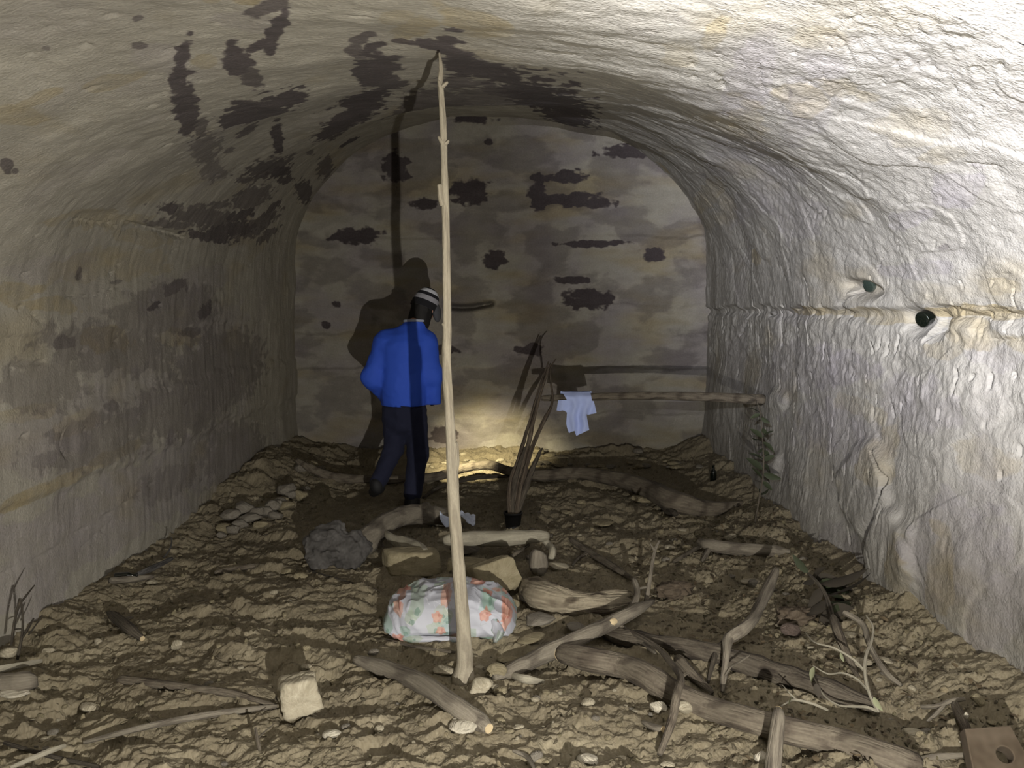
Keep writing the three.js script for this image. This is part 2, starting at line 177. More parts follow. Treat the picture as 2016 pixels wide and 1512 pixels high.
// the two pockets that hold bottles, and hand-sized hollows
for (const [x, y, rx, ry, rot, a] of [[1712, 568, 40, 18, 12, -.07], [1800, 632, 26, 26, 0, -.06], [1845, 640, 14, 26, 25, -.05], [1530, 790, 16, 22, 10, .03], [1530, 920, 12, 26, 20, .05], [1705, 960, 60, 90, 5, .05], [1760, 1120, 60, 120, 4, .06], [135, 870, 18, 30, 0, -.03], [300, 455, 60, 10, 8, -.03], [200, 430, 60, 16, 6, -.02], [160, 545, 8, 8, 0, -.02], [1980, 640, 60, 20, 0, .03], [1890, 640, 26, 22, 0, .03]]) stampBlob(relief, x, y, rx, ry, rot, a, 0.35, 5);
{ // soften the pockets, then add the broad relief, beds and tool marks
  const tmp = new Float32Array(NU * NV), R = 5;
  for (let pass = 0; pass < 2; pass++) {
    for (let j = 0; j < NV; j++) { let s = 0; for (let i = -R; i < NU; i++) { s += (i + R < NU ? relief[j * NU + i + R] : 0) - (i - R - 1 >= 0 ? relief[j * NU + i - R - 1] : 0); if (i >= 0) tmp[j * NU + i] = s / (2 * R + 1); } }
    for (let i = 0; i < NU; i++) { let s = 0; for (let j = -R; j < NV; j++) { s += (j + R < NV ? tmp[(j + R) * NU + i] : 0) - (j - R - 1 >= 0 ? tmp[(j - R - 1) * NU + i] : 0); if (j >= 0) relief[j * NU + i] = s / (2 * R + 1); } }
  }
  const p = new THREE.Vector3();
  for (let j = 0; j < NV; j++) {
    const v = (j + 0.5) / NV * VT, right = sstep(VL + VA * .62, VL + VA * .8, v), left = 1 - sstep(VL + VA * .12, VL + VA * .3, v), top = 1 - right - left;
    for (let i = 0; i < NU; i++) {
      const d = D0 + (i + 0.5) / NU * (D1 - D0); vault(v, d, p); const y = p.y, id = j * NU + i;
      const w = (0.05 - 0.03 * left) * n2(d * 0.9, v * 0.9 + 40), big = fbm2(d * 0.8 + 3, v * 0.8, 4) * (0.075 - 0.03 * left) + fbm2(d * 3.1, v * 3.4 + 7, 3) * 0.013;
      // beds: broken, slightly proud layers on the walls
      const yy = y + 0.05 * n2(d * 1.3, 5) + 0.02 * n2(d * 6, y * 3);
      let bed = 0;
      if (right > 0) { const e = yy - 1.545, rag = 0.5 + 0.5 * fbm2(d * 9, y * 9, 3); bed += right * (0.035 * sstep(-0.012, 0.012, e) - 0.035 * Math.exp(-Math.pow((e + 0.045) / 0.035, 2)) * rag); bed += right * 0.018 * sstep(0.22, 0.16, Math.abs(yy - 1.30)) * (.4 + .6 * sstep(-.3, .3, n2(d * 5, 9))) * (0.6 + fbm2(d * 8, y * 14, 3)); }
      if (left > 0) { bed += left * (0.022 * sstep(0.62, 0.66, yy + 0.03 * n2(d * 3, 1)) + 0.02 * sstep(1.40, 1.43, yy) * (.25 + .75 * sstep(-.4, .3, n2(d * 1.2, 4))) - 0.016 * sstep(1.02, 1.06, yy + 0.05 * n2(d * 2, 8))); }
      // tool marks, slanting grooves in patches on the arch, upright ones low on the right wall
      const slant = n2((d * 0.8 + v * 0.6) * 5 + 2 * n2(d, v), (v * 0.8 - d * 0.6) * 42), on = sstep(-0.1, 0.5, n2(d * 1.1 + 5, v * 1.1)), up = n2(d * 46 + 1.5 * n2(d * 7, y * 7), y * 5.5) * sstep(-.5, .3, n2(d * 4, y * 3 + 9)), low = right * sstep(1.5, 1.2, y);
      const tool = (top + right * sstep(1.3, 1.8, y)) * on * 0.0028 * slant + low * 0.0032 * up * (0.4 + on) + left * 0.0035 * n2(d * 26, y * 4);
      const rough = fbm2(d * 17, v * 17, 3) * (0.007 - 0.004 * left) + right * sstep(1.75, 1.4, y) * sstep(.8, 1.2, y) * Math.abs(n2(d * 22, y * 12)) * 0.006;
      const flake = 0.006 * (sstep(0.02, 0.06, n2(d * 2.1 + 11, v * 2.3)) - 0.5) * (0.1 + right);
      relief[id] += big + w + bed + tool + rough + flake + groove[id];
    }
  }
}
function reliefAt(v, d) {
  const x = clamp(toI(d) - 0.5, 0, NU - 1.001), y = clamp(toJ(v) - 0.5, 0, NV - 1.001), i = x | 0, j = y | 0, a = x - i, b = y - j, k = j * NU + i;
  return mix(mix(relief[k], relief[k + 1], a), mix(relief[k + NU], relief[k + NU + 1], a), b);
}
function wallPoint(v, d, lift = 0) { const p = vault(v, d, new THREE.Vector3()), n = inward(v, d, new THREE.Vector3()); return p.addScaledVector(n, reliefAt(v, d < D0 ? D0 + Math.abs(((D0 - d) + 6.4) % 12.8 - 6.4) : d) + lift); }
// --- one rock colour for the whole cave: cream sandstone, mauve and ochre stain, soot
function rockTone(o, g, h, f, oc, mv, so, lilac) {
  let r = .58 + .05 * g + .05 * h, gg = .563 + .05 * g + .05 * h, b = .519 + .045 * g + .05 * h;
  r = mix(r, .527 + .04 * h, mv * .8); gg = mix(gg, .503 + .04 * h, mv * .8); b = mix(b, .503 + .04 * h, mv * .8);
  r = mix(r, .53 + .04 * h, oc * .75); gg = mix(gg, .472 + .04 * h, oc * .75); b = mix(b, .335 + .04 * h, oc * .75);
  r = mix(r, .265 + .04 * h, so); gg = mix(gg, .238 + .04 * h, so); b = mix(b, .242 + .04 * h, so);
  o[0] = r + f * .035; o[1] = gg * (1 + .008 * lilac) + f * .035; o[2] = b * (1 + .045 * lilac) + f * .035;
}
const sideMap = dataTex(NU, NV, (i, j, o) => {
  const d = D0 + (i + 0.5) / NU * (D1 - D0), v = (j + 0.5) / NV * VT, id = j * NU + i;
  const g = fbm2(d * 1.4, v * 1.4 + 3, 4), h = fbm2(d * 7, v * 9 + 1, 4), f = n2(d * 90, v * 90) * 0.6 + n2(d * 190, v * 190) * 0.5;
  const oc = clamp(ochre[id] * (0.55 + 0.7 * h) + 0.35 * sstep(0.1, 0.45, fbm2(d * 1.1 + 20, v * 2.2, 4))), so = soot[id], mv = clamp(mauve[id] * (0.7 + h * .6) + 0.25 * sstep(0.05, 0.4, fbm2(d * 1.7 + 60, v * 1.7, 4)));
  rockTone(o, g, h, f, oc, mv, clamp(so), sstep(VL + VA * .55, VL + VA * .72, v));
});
const sideBump = dataTex(1024, 1024, (i, j, o) => {
  const x = i / 1024, y = j / 1024, W = 48; let s = 0;          // grain, tiling over 0.6 m
  for (const [k, a] of [[W, .5], [W * 2, .3], [W / 3, .4]]) s += a * (mix(n2(x * k, y * k), n2((x - 1) * k, y * k), sstep(.8, 1, x)) * sstep(1, .8, y) + n2(x * k, (y - 1) * k) * sstep(.8, 1, y));
  o[0] = o[1] = o[2] = 0.5 + 0.35 * s;
}, false);
sideBump.repeat.set(11, 14);
const rockSide = new THREE.MeshStandardMaterial({ map: sideMap, bumpMap: sideBump, bumpScale: 0.006, roughness: 0.95 });
function sheet(vs, ds) {                                        // grid of the displaced side surface, with rock behind it
  const nv = vs.length, nd = ds.length, pos = new Float32Array(nv * nd * 3), uv = new Float32Array(nv * nd * 2), idx = [];
  let k = 0;
  for (let a = 0; a < nv; a++) for (let b = 0; b < nd; b++) {
    const d = ds[b], dm = d < D0 ? D0 + Math.abs(((D0 - d) + 6.4) % 12.8 - 6.4) : d, p = wallPoint(vs[a], d);
    pos[k * 3] = p.x; pos[k * 3 + 1] = p.y; pos[k * 3 + 2] = p.z; uv[k * 2] = (dm - D0) / (D1 - D0); uv[k * 2 + 1] = vs[a] / VT; k++;
    if (a && b) { const q = a * nd + b; idx.push(q - nd - 1, q - nd, q, q - nd - 1, q, q - 1); }
  }
  const g = new THREE.BufferGeometry(); g.setAttribute('position', new THREE.BufferAttribute(pos, 3)); g.setAttribute('uv', new THREE.BufferAttribute(uv, 2)); g.setIndex(idx); g.computeVertexNormals(); return g;
}
function outer(v0, v1) {                                        // the far side of the rock, half a metre out
  const pos = [], uv = [], idx = [], n = new THREE.Vector3(), A = 12, B = 8;
  for (let a = 0; a <= A; a++) for (let b = 0; b <= B; b++) { const v = mix(v0, v1, a / A), d = mix(DB - .3, D1 + .3, b / B), p = vault(v, d, new THREE.Vector3()).addScaledVector(inward(v, d, n), -0.5); pos.push(p.x, p.y, p.z); uv.push(b / B, v / VT); if (a && b) { const q = a * (B + 1) + b; idx.push(q - B - 2, q, q - B - 1, q - B - 2, q - 1, q); } }
  const g = new THREE.BufferGeometry(); g.setAttribute('position', new THREE.Float32BufferAttribute(pos, 3)); g.setAttribute('uv', new THREE.Float32BufferAttribute(uv, 2)); g.setIndex(idx); g.computeVertexNormals(); return g;
}
const span = (a, b, n) => Array.from({ length: n + 1 }, (_, i) => a + (b - a) * i / n);
const coarseD = span(DB, 2.1, 130);
const VR = VL + VA * 0.66;
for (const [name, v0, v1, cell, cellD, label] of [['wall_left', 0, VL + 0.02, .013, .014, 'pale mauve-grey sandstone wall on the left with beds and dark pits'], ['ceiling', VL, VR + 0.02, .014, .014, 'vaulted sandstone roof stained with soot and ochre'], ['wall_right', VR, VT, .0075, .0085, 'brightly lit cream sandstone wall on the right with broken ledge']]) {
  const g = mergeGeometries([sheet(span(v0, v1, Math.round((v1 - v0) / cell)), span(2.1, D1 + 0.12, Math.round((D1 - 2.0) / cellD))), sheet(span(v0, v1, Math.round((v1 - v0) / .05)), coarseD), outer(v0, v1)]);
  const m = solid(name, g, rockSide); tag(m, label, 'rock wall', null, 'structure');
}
// --- back wall
function backRelief(x, y) {
  let h = fbm2(x * .9 + 30, y * 1.1, 4) * .07 + fbm2(x * 4, y * 6 + 2, 3) * .02 + fbm2(x * 18, y * 22, 2) * .006;
  const yy = y + .04 * n2(x * 1.4, 3);
  for (const [b, s] of [[.45, .02], [.92, .035], [1.28, .03], [1.56, .02], [2.25, .04], [2.5, .02]]) h += s * (sstep(b - .012, b + .012, yy + .02 * n2(x * 5, b * 9)) - .5) * (.4 + .6 * sstep(-.3, .3, n2(x * .8 + b, b * 5)));
  const cx = x + .33, e = Math.abs(y - 1.565 - .02 * Math.sin(cx * 9)); h -= .20 * Math.exp(-Math.pow(e / .024, 2)) * sstep(-.36, -.28, cx) * sstep(.16, .1, cx);      // long slot
  const ex = (x + .14) * 1.0, ey = (y - 2.0); h -= .05 * Math.exp(-Math.pow(ex / .16, 2) - Math.pow(ey / .10, 2));
  return h;
}
{
  const nx = 330, ny = 280, pos = [], uv = [], idx = [];
  for (let b = 0; b <= ny; b++) for (let a = 0; a <= nx; a++) { const x = -2.5 + 4.9 * a / nx, y = -.2 + 4.0 * b / ny; pos.push(x, y, -D1 - .06 + backRelief(x, y)); uv.push(a / nx, b / ny); if (a && b) { const q = b * (nx + 1) + a; idx.push(q - nx - 2, q - nx - 1, q, q - nx - 2, q, q - 1); } }
  const g = new THREE.BufferGeometry(); g.setAttribute('position', new THREE.Float32BufferAttribute(pos, 3)); g.setAttribute('uv', new THREE.Float32BufferAttribute(uv, 2)); g.setIndex(idx); g.computeVertexNormals();
  const spots = [[1115, 348, 38, 14], [1090, 395, 34, 10], [1170, 400, 40, 12], [1130, 392, 60, 14], [1170, 480, 72, 8], [975, 512, 26, 18], [925, 380, 40, 26], [1160, 590, 52, 22], [1125, 552, 44, 8], [700, 465, 50, 16], [835, 400, 26, 14], [960, 280, 10, 7], [1060, 380, 18, 40], [1290, 500, 20, 16], [640, 640, 10, 8], [660, 600, 9, 7], [930, 235, 40, 10], [840, 690, 60, 10], [1240, 300, 60, 14], [780, 330, 30, 30], [870, 860, 30, 20], [1045, 690, 30, 12]].map(([x, y, a, b]) => { const p = at(x, y, D1), k = D1 / F; return [p.x, p.y, a * k, b * k]; });
  const map = dataTex(1024, 840, (i, j, o) => {
    const x = -2.5 + 4.9 * i / 1024, y = -.2 + 4.0 * j / 840, gg = fbm2(x * 1.3 + 8, y * 2.2, 4), h = fbm2(x * 6, y * 11, 4), f = n2(x * 70, y * 70) * .03;
    let s = 0; for (const [a, b, c, e] of spots) { const q = Math.hypot((x - a) / c, (y - b) / e); if (q < 1.9) s = Math.max(s, sstep(-.1, .25, 1 - q + .9 * fbm2(x * 9 + a, y * 14 + b, 3))); }
    const wx = x + .06 * n2(x * 5, y * 5), wy = y + .03 * n2(x * 3 + 7, y * 5), stain = .3 * sstep(-.06, .12, fbm2(wx * 1.5 + 4, wy * 2.8, 5));
    rockTone(o, gg, h, f * 25, .7 * sstep(-.1, .45, fbm2(x * .9 + 2, y * 3.1, 4)), sstep(-.25, .35, fbm2(x * 1.7 + 60, y * 2.4, 4)), clamp(Math.max(s * 1.15, stain)), 0);
  });
  const mat = new THREE.MeshStandardMaterial({ map, bumpMap: sideBump, bumpScale: .005, roughness: .95 });
  const out = new THREE.BoxGeometry(5.4, 4.4, .3); out.translate(0, 1.8, -D1 - .62);
  tag(solid('wall_back', mergeGeometries([g, out]), mat), 'dim sandstone end wall under the arch with bedding lines and long slot', 'rock wall', null, 'structure');
  const fr = new THREE.BoxGeometry(5.6, 4.2, .4); fr.translate(0, 1.7, -DB + .1); tag(solid('wall_front', fr, mat), 'sandstone wall closing the cave behind the viewpoint', 'rock wall', null, 'structure');
}
// --- floor: trodden, flaking sandy earth
function floorBase(x, d) {
  const l = -halfL(d), r = halfR(d);
  let h = .035 * n2(x * .7 + 3, d * .7) + .03 * n2(x * 1.9, d * 1.9 + 8);
  h += .10 * Math.pow(sstep(.5, 0, x - l), 2) * (.7 + .5 * n2(d * 1.6, 3)) + .16 * Math.pow(sstep(.75, 0, r - x), 2) * (.8 + .5 * n2(d * 1.9, 7));
  h += .10 * Math.pow(sstep(7.5, 8.5, d), 1.5) * (.8 + .4 * n2(x * 1.5, 11));
  h += .20 * Math.exp(-Math.pow((x + 2.1) / .42, 2) - Math.pow((d - 7.2) / 1.1, 2));
  h -= .02 * Math.exp(-Math.pow((x - .1) / .9, 2) - Math.pow((d - 5.8) / .6, 2));
  return h;
}
function floorH(x, d) {
  const wx = x + .05 * n2(x * 5, d * 5), wd = d + .05 * n2(x * 5 + 9, d * 5 + 4);
  const t = (fbm2(wx * 2.8, wd * 5.2 + 5, 4) + 1) * 9, f = Math.floor(t), fr = t - f;
  const terr = (f + sstep(.42, .58, fr) - 9) * .0115 * (.4 + .6 * sstep(-.3, .25, n2(x * 1.3 + 40, d * 1.3)));
  const crumb = Math.abs(n2(wx * 15, wd * 21)), tram = sstep(2.2, 1.3, Math.abs(x + .2));
  const t2 = (fbm2(wx * 9 + 30, wd * 15, 2) + 1) * 4, f2 = Math.floor(t2), terr2 = (f2 + sstep(.42, .56, t2 - f2) - 4) * .009;
  return floorBase(x, d) + terr + terr2 + .009 * (1 - crumb) - .007 + fbm2(x * 34, d * 44, 2) * .008 + .012 * Math.max(0, n2(x * 8 + 70, d * 8)) * (1 - tram * .5);
}
const groundAt = (x, z) => floorH(x, -z);
{
  const ds = [DB, -5, -3, -1.5, -.5, .3, .8, 1.2, 1.5, 1.75]; let d = 1.9; while (d < 8.75) { ds.push(d); d += .0075 + .0022 * Math.max(0, d - 2.6); }
  const xs = span(-2.62, 2.25, 520), nx = xs.length, pos = new Float32Array(nx * ds.length * 3), uv = new Float32Array(nx * ds.length * 2), idx = []; let k = 0;
  for (let b = 0; b < ds.length; b++) for (let a = 0; a < nx; a++) { pos[k * 3] = xs[a]; pos[k * 3 + 1] = ds[b] < 1.3 ? floorBase(xs[a], ds[b]) : floorH(xs[a], ds[b]); pos[k * 3 + 2] = -ds[b]; uv[k * 2] = (xs[a] + 2.62) / 4.87; uv[k * 2 + 1] = (Math.abs(ds[b] - 1.9)) / 6.85; k++; if (a && b) { const q = b * nx + a; idx.push(q - nx - 1, q - nx, q, q - nx - 1, q, q - 1); } }
  const g = new THREE.BufferGeometry(); g.setAttribute('position', new THREE.BufferAttribute(pos, 3)); g.setAttribute('uv', new THREE.BufferAttribute(uv, 2)); g.setIndex(idx); g.computeVertexNormals();
  const bed = new THREE.BoxGeometry(5.6, .3, 17); bed.translate(0, -.5, -.8);
  const map = dataTex(1400, 1900, (i, j, o) => {
    const x = -2.62 + 4.87 * i / 1400, d = 1.9 + 6.85 * j / 1900, a = fbm2(x * 1.8, d * 1.8, 4), h = fbm2(x * 12, d * 14, 3), f = n2(x * 120, d * 120) * .05, pale = sstep(.12, .5, fbm2(x * 3 + 9, d * 3, 4)) + .5 * sstep(.5, .8, n2(x * 45, d * 45));
    o[0] = .475 + .05 * a + .06 * h + f + .07 * pale; o[1] = .44 + .05 * a + .06 * h + f + .07 * pale; o[2] = .362 + .04 * a + .055 * h + f + .065 * pale;
  });
  const fb = sideBump.clone(); fb.repeat.set(9, 12); fb.needsUpdate = true;
  tag(solid('floor', mergeGeometries([g, bed]), new THREE.MeshStandardMaterial({ map, bumpMap: fb, bumpScale: .008, roughness: .97 })), 'uneven sandy earth floor of flaking clods', 'floor', null, 'structure');
}
// ---------------------------------------------------------------- builders
function woodTex(r, g, b, contrast, blotch, seed) {
  const w = 128, h = 512;
  const tile = (x, y, kx, ky) => { const t = sstep(.75, 1, y); return mix(n3(Math.cos(x * 6.2832) * kx, Math.sin(x * 6.2832) * kx, y * ky + seed), n3(Math.cos(x * 6.2832) * kx, Math.sin(x * 6.2832) * kx, (y - 1) * ky + seed), t); };
  const val = (x, y) => [tile(x, y, 5, 5) * .6 + tile(x, y, 12, 9) * .5, tile(x, y, 1.2, 4), tile(x, y, 8, 40)];
  const map = dataTex(w, h, (i, j, o) => { const [s, bl, f] = val(i / w, j / h); const k = contrast * s + .03 * f, q = blotch * sstep(.0, .45, bl); o[0] = r + k - q; o[1] = g + k - q; o[2] = b + k * .9 - q * .9; });
  const bump = dataTex(w, h, (i, j, o) => { const [s, , f] = val(i / w, j / h); o[0] = o[1] = o[2] = .5 + .45 * s + .12 * f; }, false);
  return [map, bump];
}
function woodMat(r, g, b, contrast = .1, blotch = .08, bump = .004, seed = 1) { const [map, bumpMap] = woodTex(r, g, b, contrast, blotch, seed); return new THREE.MeshStandardMaterial({ map, bumpMap, bumpScale: bump, roughness: .9 }); }
const wood = {
  pale: woodMat(0.609, 0.577, 0.507, .045, .07, .003, 1), bare: woodMat(0.614, 0.591, 0.525, .06, .06, .003, 9), grey: woodMat(0.479, 0.451, 0.400, .08, .10, .005, 17), brown: woodMat(0.414, 0.381, 0.330, .10, .12, .007, 25),
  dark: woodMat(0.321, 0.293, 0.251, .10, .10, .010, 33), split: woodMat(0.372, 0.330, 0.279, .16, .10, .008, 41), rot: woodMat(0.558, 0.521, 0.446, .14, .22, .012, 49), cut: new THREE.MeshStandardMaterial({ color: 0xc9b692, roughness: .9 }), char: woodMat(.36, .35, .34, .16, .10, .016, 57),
};
// a stick, root or log swept along world points with a radius at each
function sweep(P, R, { rough = .10, seed = 1, flat = 1, sides = 12, step = .022, taper = true, twist = 0, cut = 0 } = {}) {
  const curve = new THREE.CatmullRomCurve3(P, false, 'centripetal'), len = curve.getLength(), n = Math.max(4, Math.min(160, Math.round(len / step)));
  const lens = [0]; for (let i = 1; i < P.length; i++) lens.push(i / (P.length - 1));
  const rad = t => { const s = t * (P.length - 1), i = Math.min(P.length - 2, Math.floor(s)), f = s - i; return mix(R[i], R[i + 1], f * f * (3 - 2 * f)); };
  const pos = [], uv = [], idx = []; let N = new THREE.Vector3(0, 1, 0), T0 = null;
  const T = new THREE.Vector3(), B = new THREE.Vector3(), p = new THREE.Vector3(), q = new THREE.Vector3();
  for (let i = 0; i <= n; i++) {
    const t = i / n; curve.getPoint(t, p); curve.getTangent(t, T);
    if (!T0) { if (Math.abs(T.y) > .9) N.set(1, 0, 0); } N.addScaledVector(T, -N.dot(T)).normalize(); T0 = T; B.crossVectors(T, N);
    const end = Math.min(i, n - i), r0 = rad(t) * (end === 0 ? .82 : 1);
    for (let k = 0; k <= sides; k++) {
      const a = k / sides * 6.2832 + twist * t, c = Math.cos(a), s = Math.sin(a);
      q.set(c, s, 0); const nz = rough * (1.1 * n3(c * 1.3 + seed, s * 1.3, t * len * 7) + .7 * n3(c * 2.8, s * 2.8 + seed, t * len * 22));
      const rr = r0 * (1 + nz); pos.push(p.x + (N.x * c + B.x * s * flat) * rr, p.y + (N.y * c + B.y * s * flat) * rr, p.z + (N.z * c + B.z * s * flat) * rr); uv.push(k / sides, t * len / .45);
      if (i && k) { const m = i * (sides + 1) + k; idx.push(m - sides - 2, m - 1, m, m - sides - 2, m, m - sides - 1); }
    }
  }
  for (const e of [0, n]) {                                     // broken ends
    const c0 = pos.length / 3, b0 = e * (sides + 1); const cx = [0, 0, 0]; for (let k = 0; k < sides; k++) for (let a = 0; a < 3; a++) cx[a] += pos[(b0 + k) * 3 + a] / sides;
    const tg = curve.getTangent(e ? 1 : 0).multiplyScalar((e ? 1 : -1) * R[e ? R.length - 1 : 0] * (.1 + cut)); pos.push(cx[0] + tg.x, cx[1] + tg.y, cx[2] + tg.z); uv.push(.5, .5);
    for (let k = 0; k < sides; k++) e ? idx.push(b0 + k, c0, b0 + k + 1) : idx.push(b0 + k, b0 + k + 1, c0);
  }
  const g = new THREE.BufferGeometry(); g.setAttribute('position', new THREE.Float32BufferAttribute(pos, 3)); g.setAttribute('uv', new THREE.Float32BufferAttribute(uv, 2)); g.setIndex(idx); g.computeVertexNormals(); return g;
}
// pixels [x, y, width, lift above the ground, or {d}] to world centre and radius, resting on the floor
function lay([px, py, w, lift = 0]) {
  let h = 0, r = .01, p;
  if (typeof lift === 'object') { p = at(px, py, lift.d); return [p, w / 2 * lift.d / F]; }
  for (let i = 0; i < 6; i++) { p = hit(px, py, h); const d = -p.z; r = w / 2 * Math.hypot(d, EYE - p.y) / F; h = Math.max(groundAt(p.x, p.z), floorBase(p.x, -p.z)) + r * .72 + lift; }
  return [p, r];
}
function stick(name, label, category, mat, pts, opt = {}) {
  const w = pts.map(lay), g = sweep(w.map(a => a[0]), w.map(a => a[1]), opt);
  if (!opt.arms && !opt.ends) return single(name, g, mat, label, category, opt.group);
  const o = thing(name, base(g), label, category, opt.group); part(opt.main || 'stem', g, mat, o);
  for (const a of opt.arms || []) { const q = a.pts.map(lay); part(a.name || 'side_branch', sweep(q.map(b => b[0]), q.map(b => b[1]), { ...opt, sides: 8, seed: (opt.seed || 1) + 3 }), a.mat || mat, o); }
  for (const e of opt.ends || []) { const i = e ? w.length - 1 : 0, a = w[i][0].clone(), b = w[e ? i - 1 : 1][0], dir = a.clone().sub(b).normalize(), c = new THREE.CylinderGeometry(w[i][1] * .8, w[i][1] * .84, .006, 14); c.applyQuaternion(new THREE.Quaternion().setFromUnitVectors(new THREE.Vector3(0, 1, 0), dir)); c.translate(a.x + dir.x * w[i][1] * .1, a.y + dir.y * w[i][1] * .1, a.z + dir.z * w[i][1] * .1); part('cut_end', c, wood.cut, o); }
  return o;
}
// stones: a ball cut by random planes
function stoneGeo(seed, detail = 4, cuts = 11, soft = .04, flat = false, box = false) {
  const r = rng(seed * 13 + 5), pl = []; for (let i = 0; i < cuts; i++) { const z = r() * 2 - 1, t = r() * 6.2832, q = Math.sqrt(1 - z * z); pl.push([q * Math.cos(t), z, q * Math.sin(t), .66 + r() * .3]); }
  if (box) { pl.length = 6; for (const q of pl) q[3] = .8 + .12 * r(); for (const s of [-1, 1]) pl.push([s, .08 * r(), .1 * r(), .62 + .1 * r()], [.1 * r(), s, .06 * r(), .60 + .06 * r()], [.1 * r(), .1 * r(), s, .62 + .1 * r()]); }
  if (flat) pl.push([0.05, 1, 0.05, .72], [0, -1, 0, .8]);
  let g = new THREE.IcosahedronGeometry(1, detail); g.deleteAttribute('normal'); g.deleteAttribute('uv'); g = mergeVertices(g, 1e-4); const a = g.attributes.position, v = new THREE.Vector3(), uv = [];
  for (let i = 0; i < a.count; i++) {
    v.fromBufferAttribute(a, i).normalize(); let k = 1.05; for (const [x, y, z, d] of pl) { const c = v.x * x + v.y * y + v.z * z; if (c > .05) k = Math.min(k, d / c); }
    k *= 1 + soft * n3(v.x * 3 + seed, v.y * 3, v.z * 3) + soft * .6 * n3(v.x * 9, v.y * 9 + seed, v.z * 9); a.setXYZ(i, v.x * k, v.y * k, v.z * k); uv.push(v.x * .5 + v.z * .3, v.y * .5 + v.z * .3);
  }
  g.setAttribute('uv', new THREE.Float32BufferAttribute(uv, 2)); g.computeVertexNormals(); return g;
}
function stoneMat(r, g, b, seed) {
  const map = dataTex(128, 128, (i, j, o) => { const x = i / 128, y = j / 128, s = fbm2(x * 6 + seed, y * 6, 4) * .12 + n2(x * 40, y * 40 + seed) * .04; o[0] = r + s; o[1] = g + s; o[2] = b + s; });
  const bumpMap = dataTex(128, 128, (i, j, o) => { const x = i / 128, y = j / 128; o[0] = o[1] = o[2] = .5 + .5 * fbm2(x * 9 + seed, y * 9, 4); }, false); map.wrapS = map.wrapT = bumpMap.wrapS = bumpMap.wrapT = THREE.MirroredRepeatWrapping;
  return new THREE.MeshStandardMaterial({ map, bumpMap, bumpScale: .006, roughness: .95 });
}
const rock = { pale: stoneMat(0.632, 0.600, 0.521, 3), tan: stoneMat(0.539, 0.502, 0.405, 13), grey: stoneMat(0.474, 0.451, 0.409, 23), dark: stoneMat(0.335, 0.293, 0.242, 33), white: stoneMat(0.725, 0.698, 0.632, 43), mauve: stoneMat(0.335, 0.288, 0.260, 53), char: stoneMat(0.298, 0.288, 0.279, 63) };
// a stone whose foot stands at the pixel below its middle; w, h as seen in the photograph
function stone(px, py, w, h, mat, label, { seed = px * 7 + py, deep = .8, tall = .72, turn = null, tilt = 0, detail = 4, flat = false, group, name = 'stone', cuts = 11, soft = .04, sink = .12, lift = 0, box = false, category = 'stone' } = {}) {
  const r = rng(seed), foot = hit(px, py + h / 2, 0), y0 = floorBase(foot.x, foot.z * -1) , f = hit(px, py + h / 2, y0 + lift), k = f.clone().sub(camera.position).length() / F;
  const W = w * k / 2, H = Math.max(.006, h * k * tall / 2), D = W * deep; const g = stoneGeo(seed, box ? 6 : detail, cuts, soft, flat, box); if (box) { g.computeBoundingBox(); const q = g.boundingBox.getSize(V3(0, 0, 0)); g.scale(2 / q.x, 2 / q.y, 2 / q.z); } g.rotateY(turn ?? r() * 6.28); g.scale(W, H, D); g.rotateZ(tilt + (turn == null ? (r() - .5) * .3 : 0));
  const b = base(g), o = solid(name, g, mat); const x = f.x, z = f.z - D * .8; g.translate(0, -b.y, 0);
  o.position.set(x, (lift ? y0 + lift : Math.min(floorH(x, -z), floorBase(x, -z) + .03)) - H * sink, z); return tag(o, label, category, group);
}
function leafGeo(L, W, bend = .25, fold = .25) {                // one leaf along +y from its stalk
  const pos = [], idx = [], n = 7; for (let i = 0; i <= n; i++) { const t = i / n, w = W * Math.pow(Math.sin(Math.PI * Math.pow(t, .8)), .9) / 2; for (const s of [-1, 0, 1]) pos.push(s * w, t * L, -bend * L * t * t + Math.abs(s) * w * fold); if (i) { const a = i * 3; idx.push(a - 3, a - 2, a + 1, a - 3, a + 1, a, a - 2, a - 1, a + 2, a - 2, a + 2, a + 1); } }
  const m = pos.length / 3; for (let i = 0; i < m; i++) pos.push(pos[i * 3], pos[i * 3 + 1], pos[i * 3 + 2] - .0012); const k = idx.length; for (let i = 0; i < k; i += 3) idx.push(idx[i] + m, idx[i + 2] + m, idx[i + 1] + m);
  const g = new THREE.BufferGeometry(); g.setAttribute('position', new THREE.Float32BufferAttribute(pos, 3)); g.setIndex(idx); g.computeVertexNormals(); return g;
}
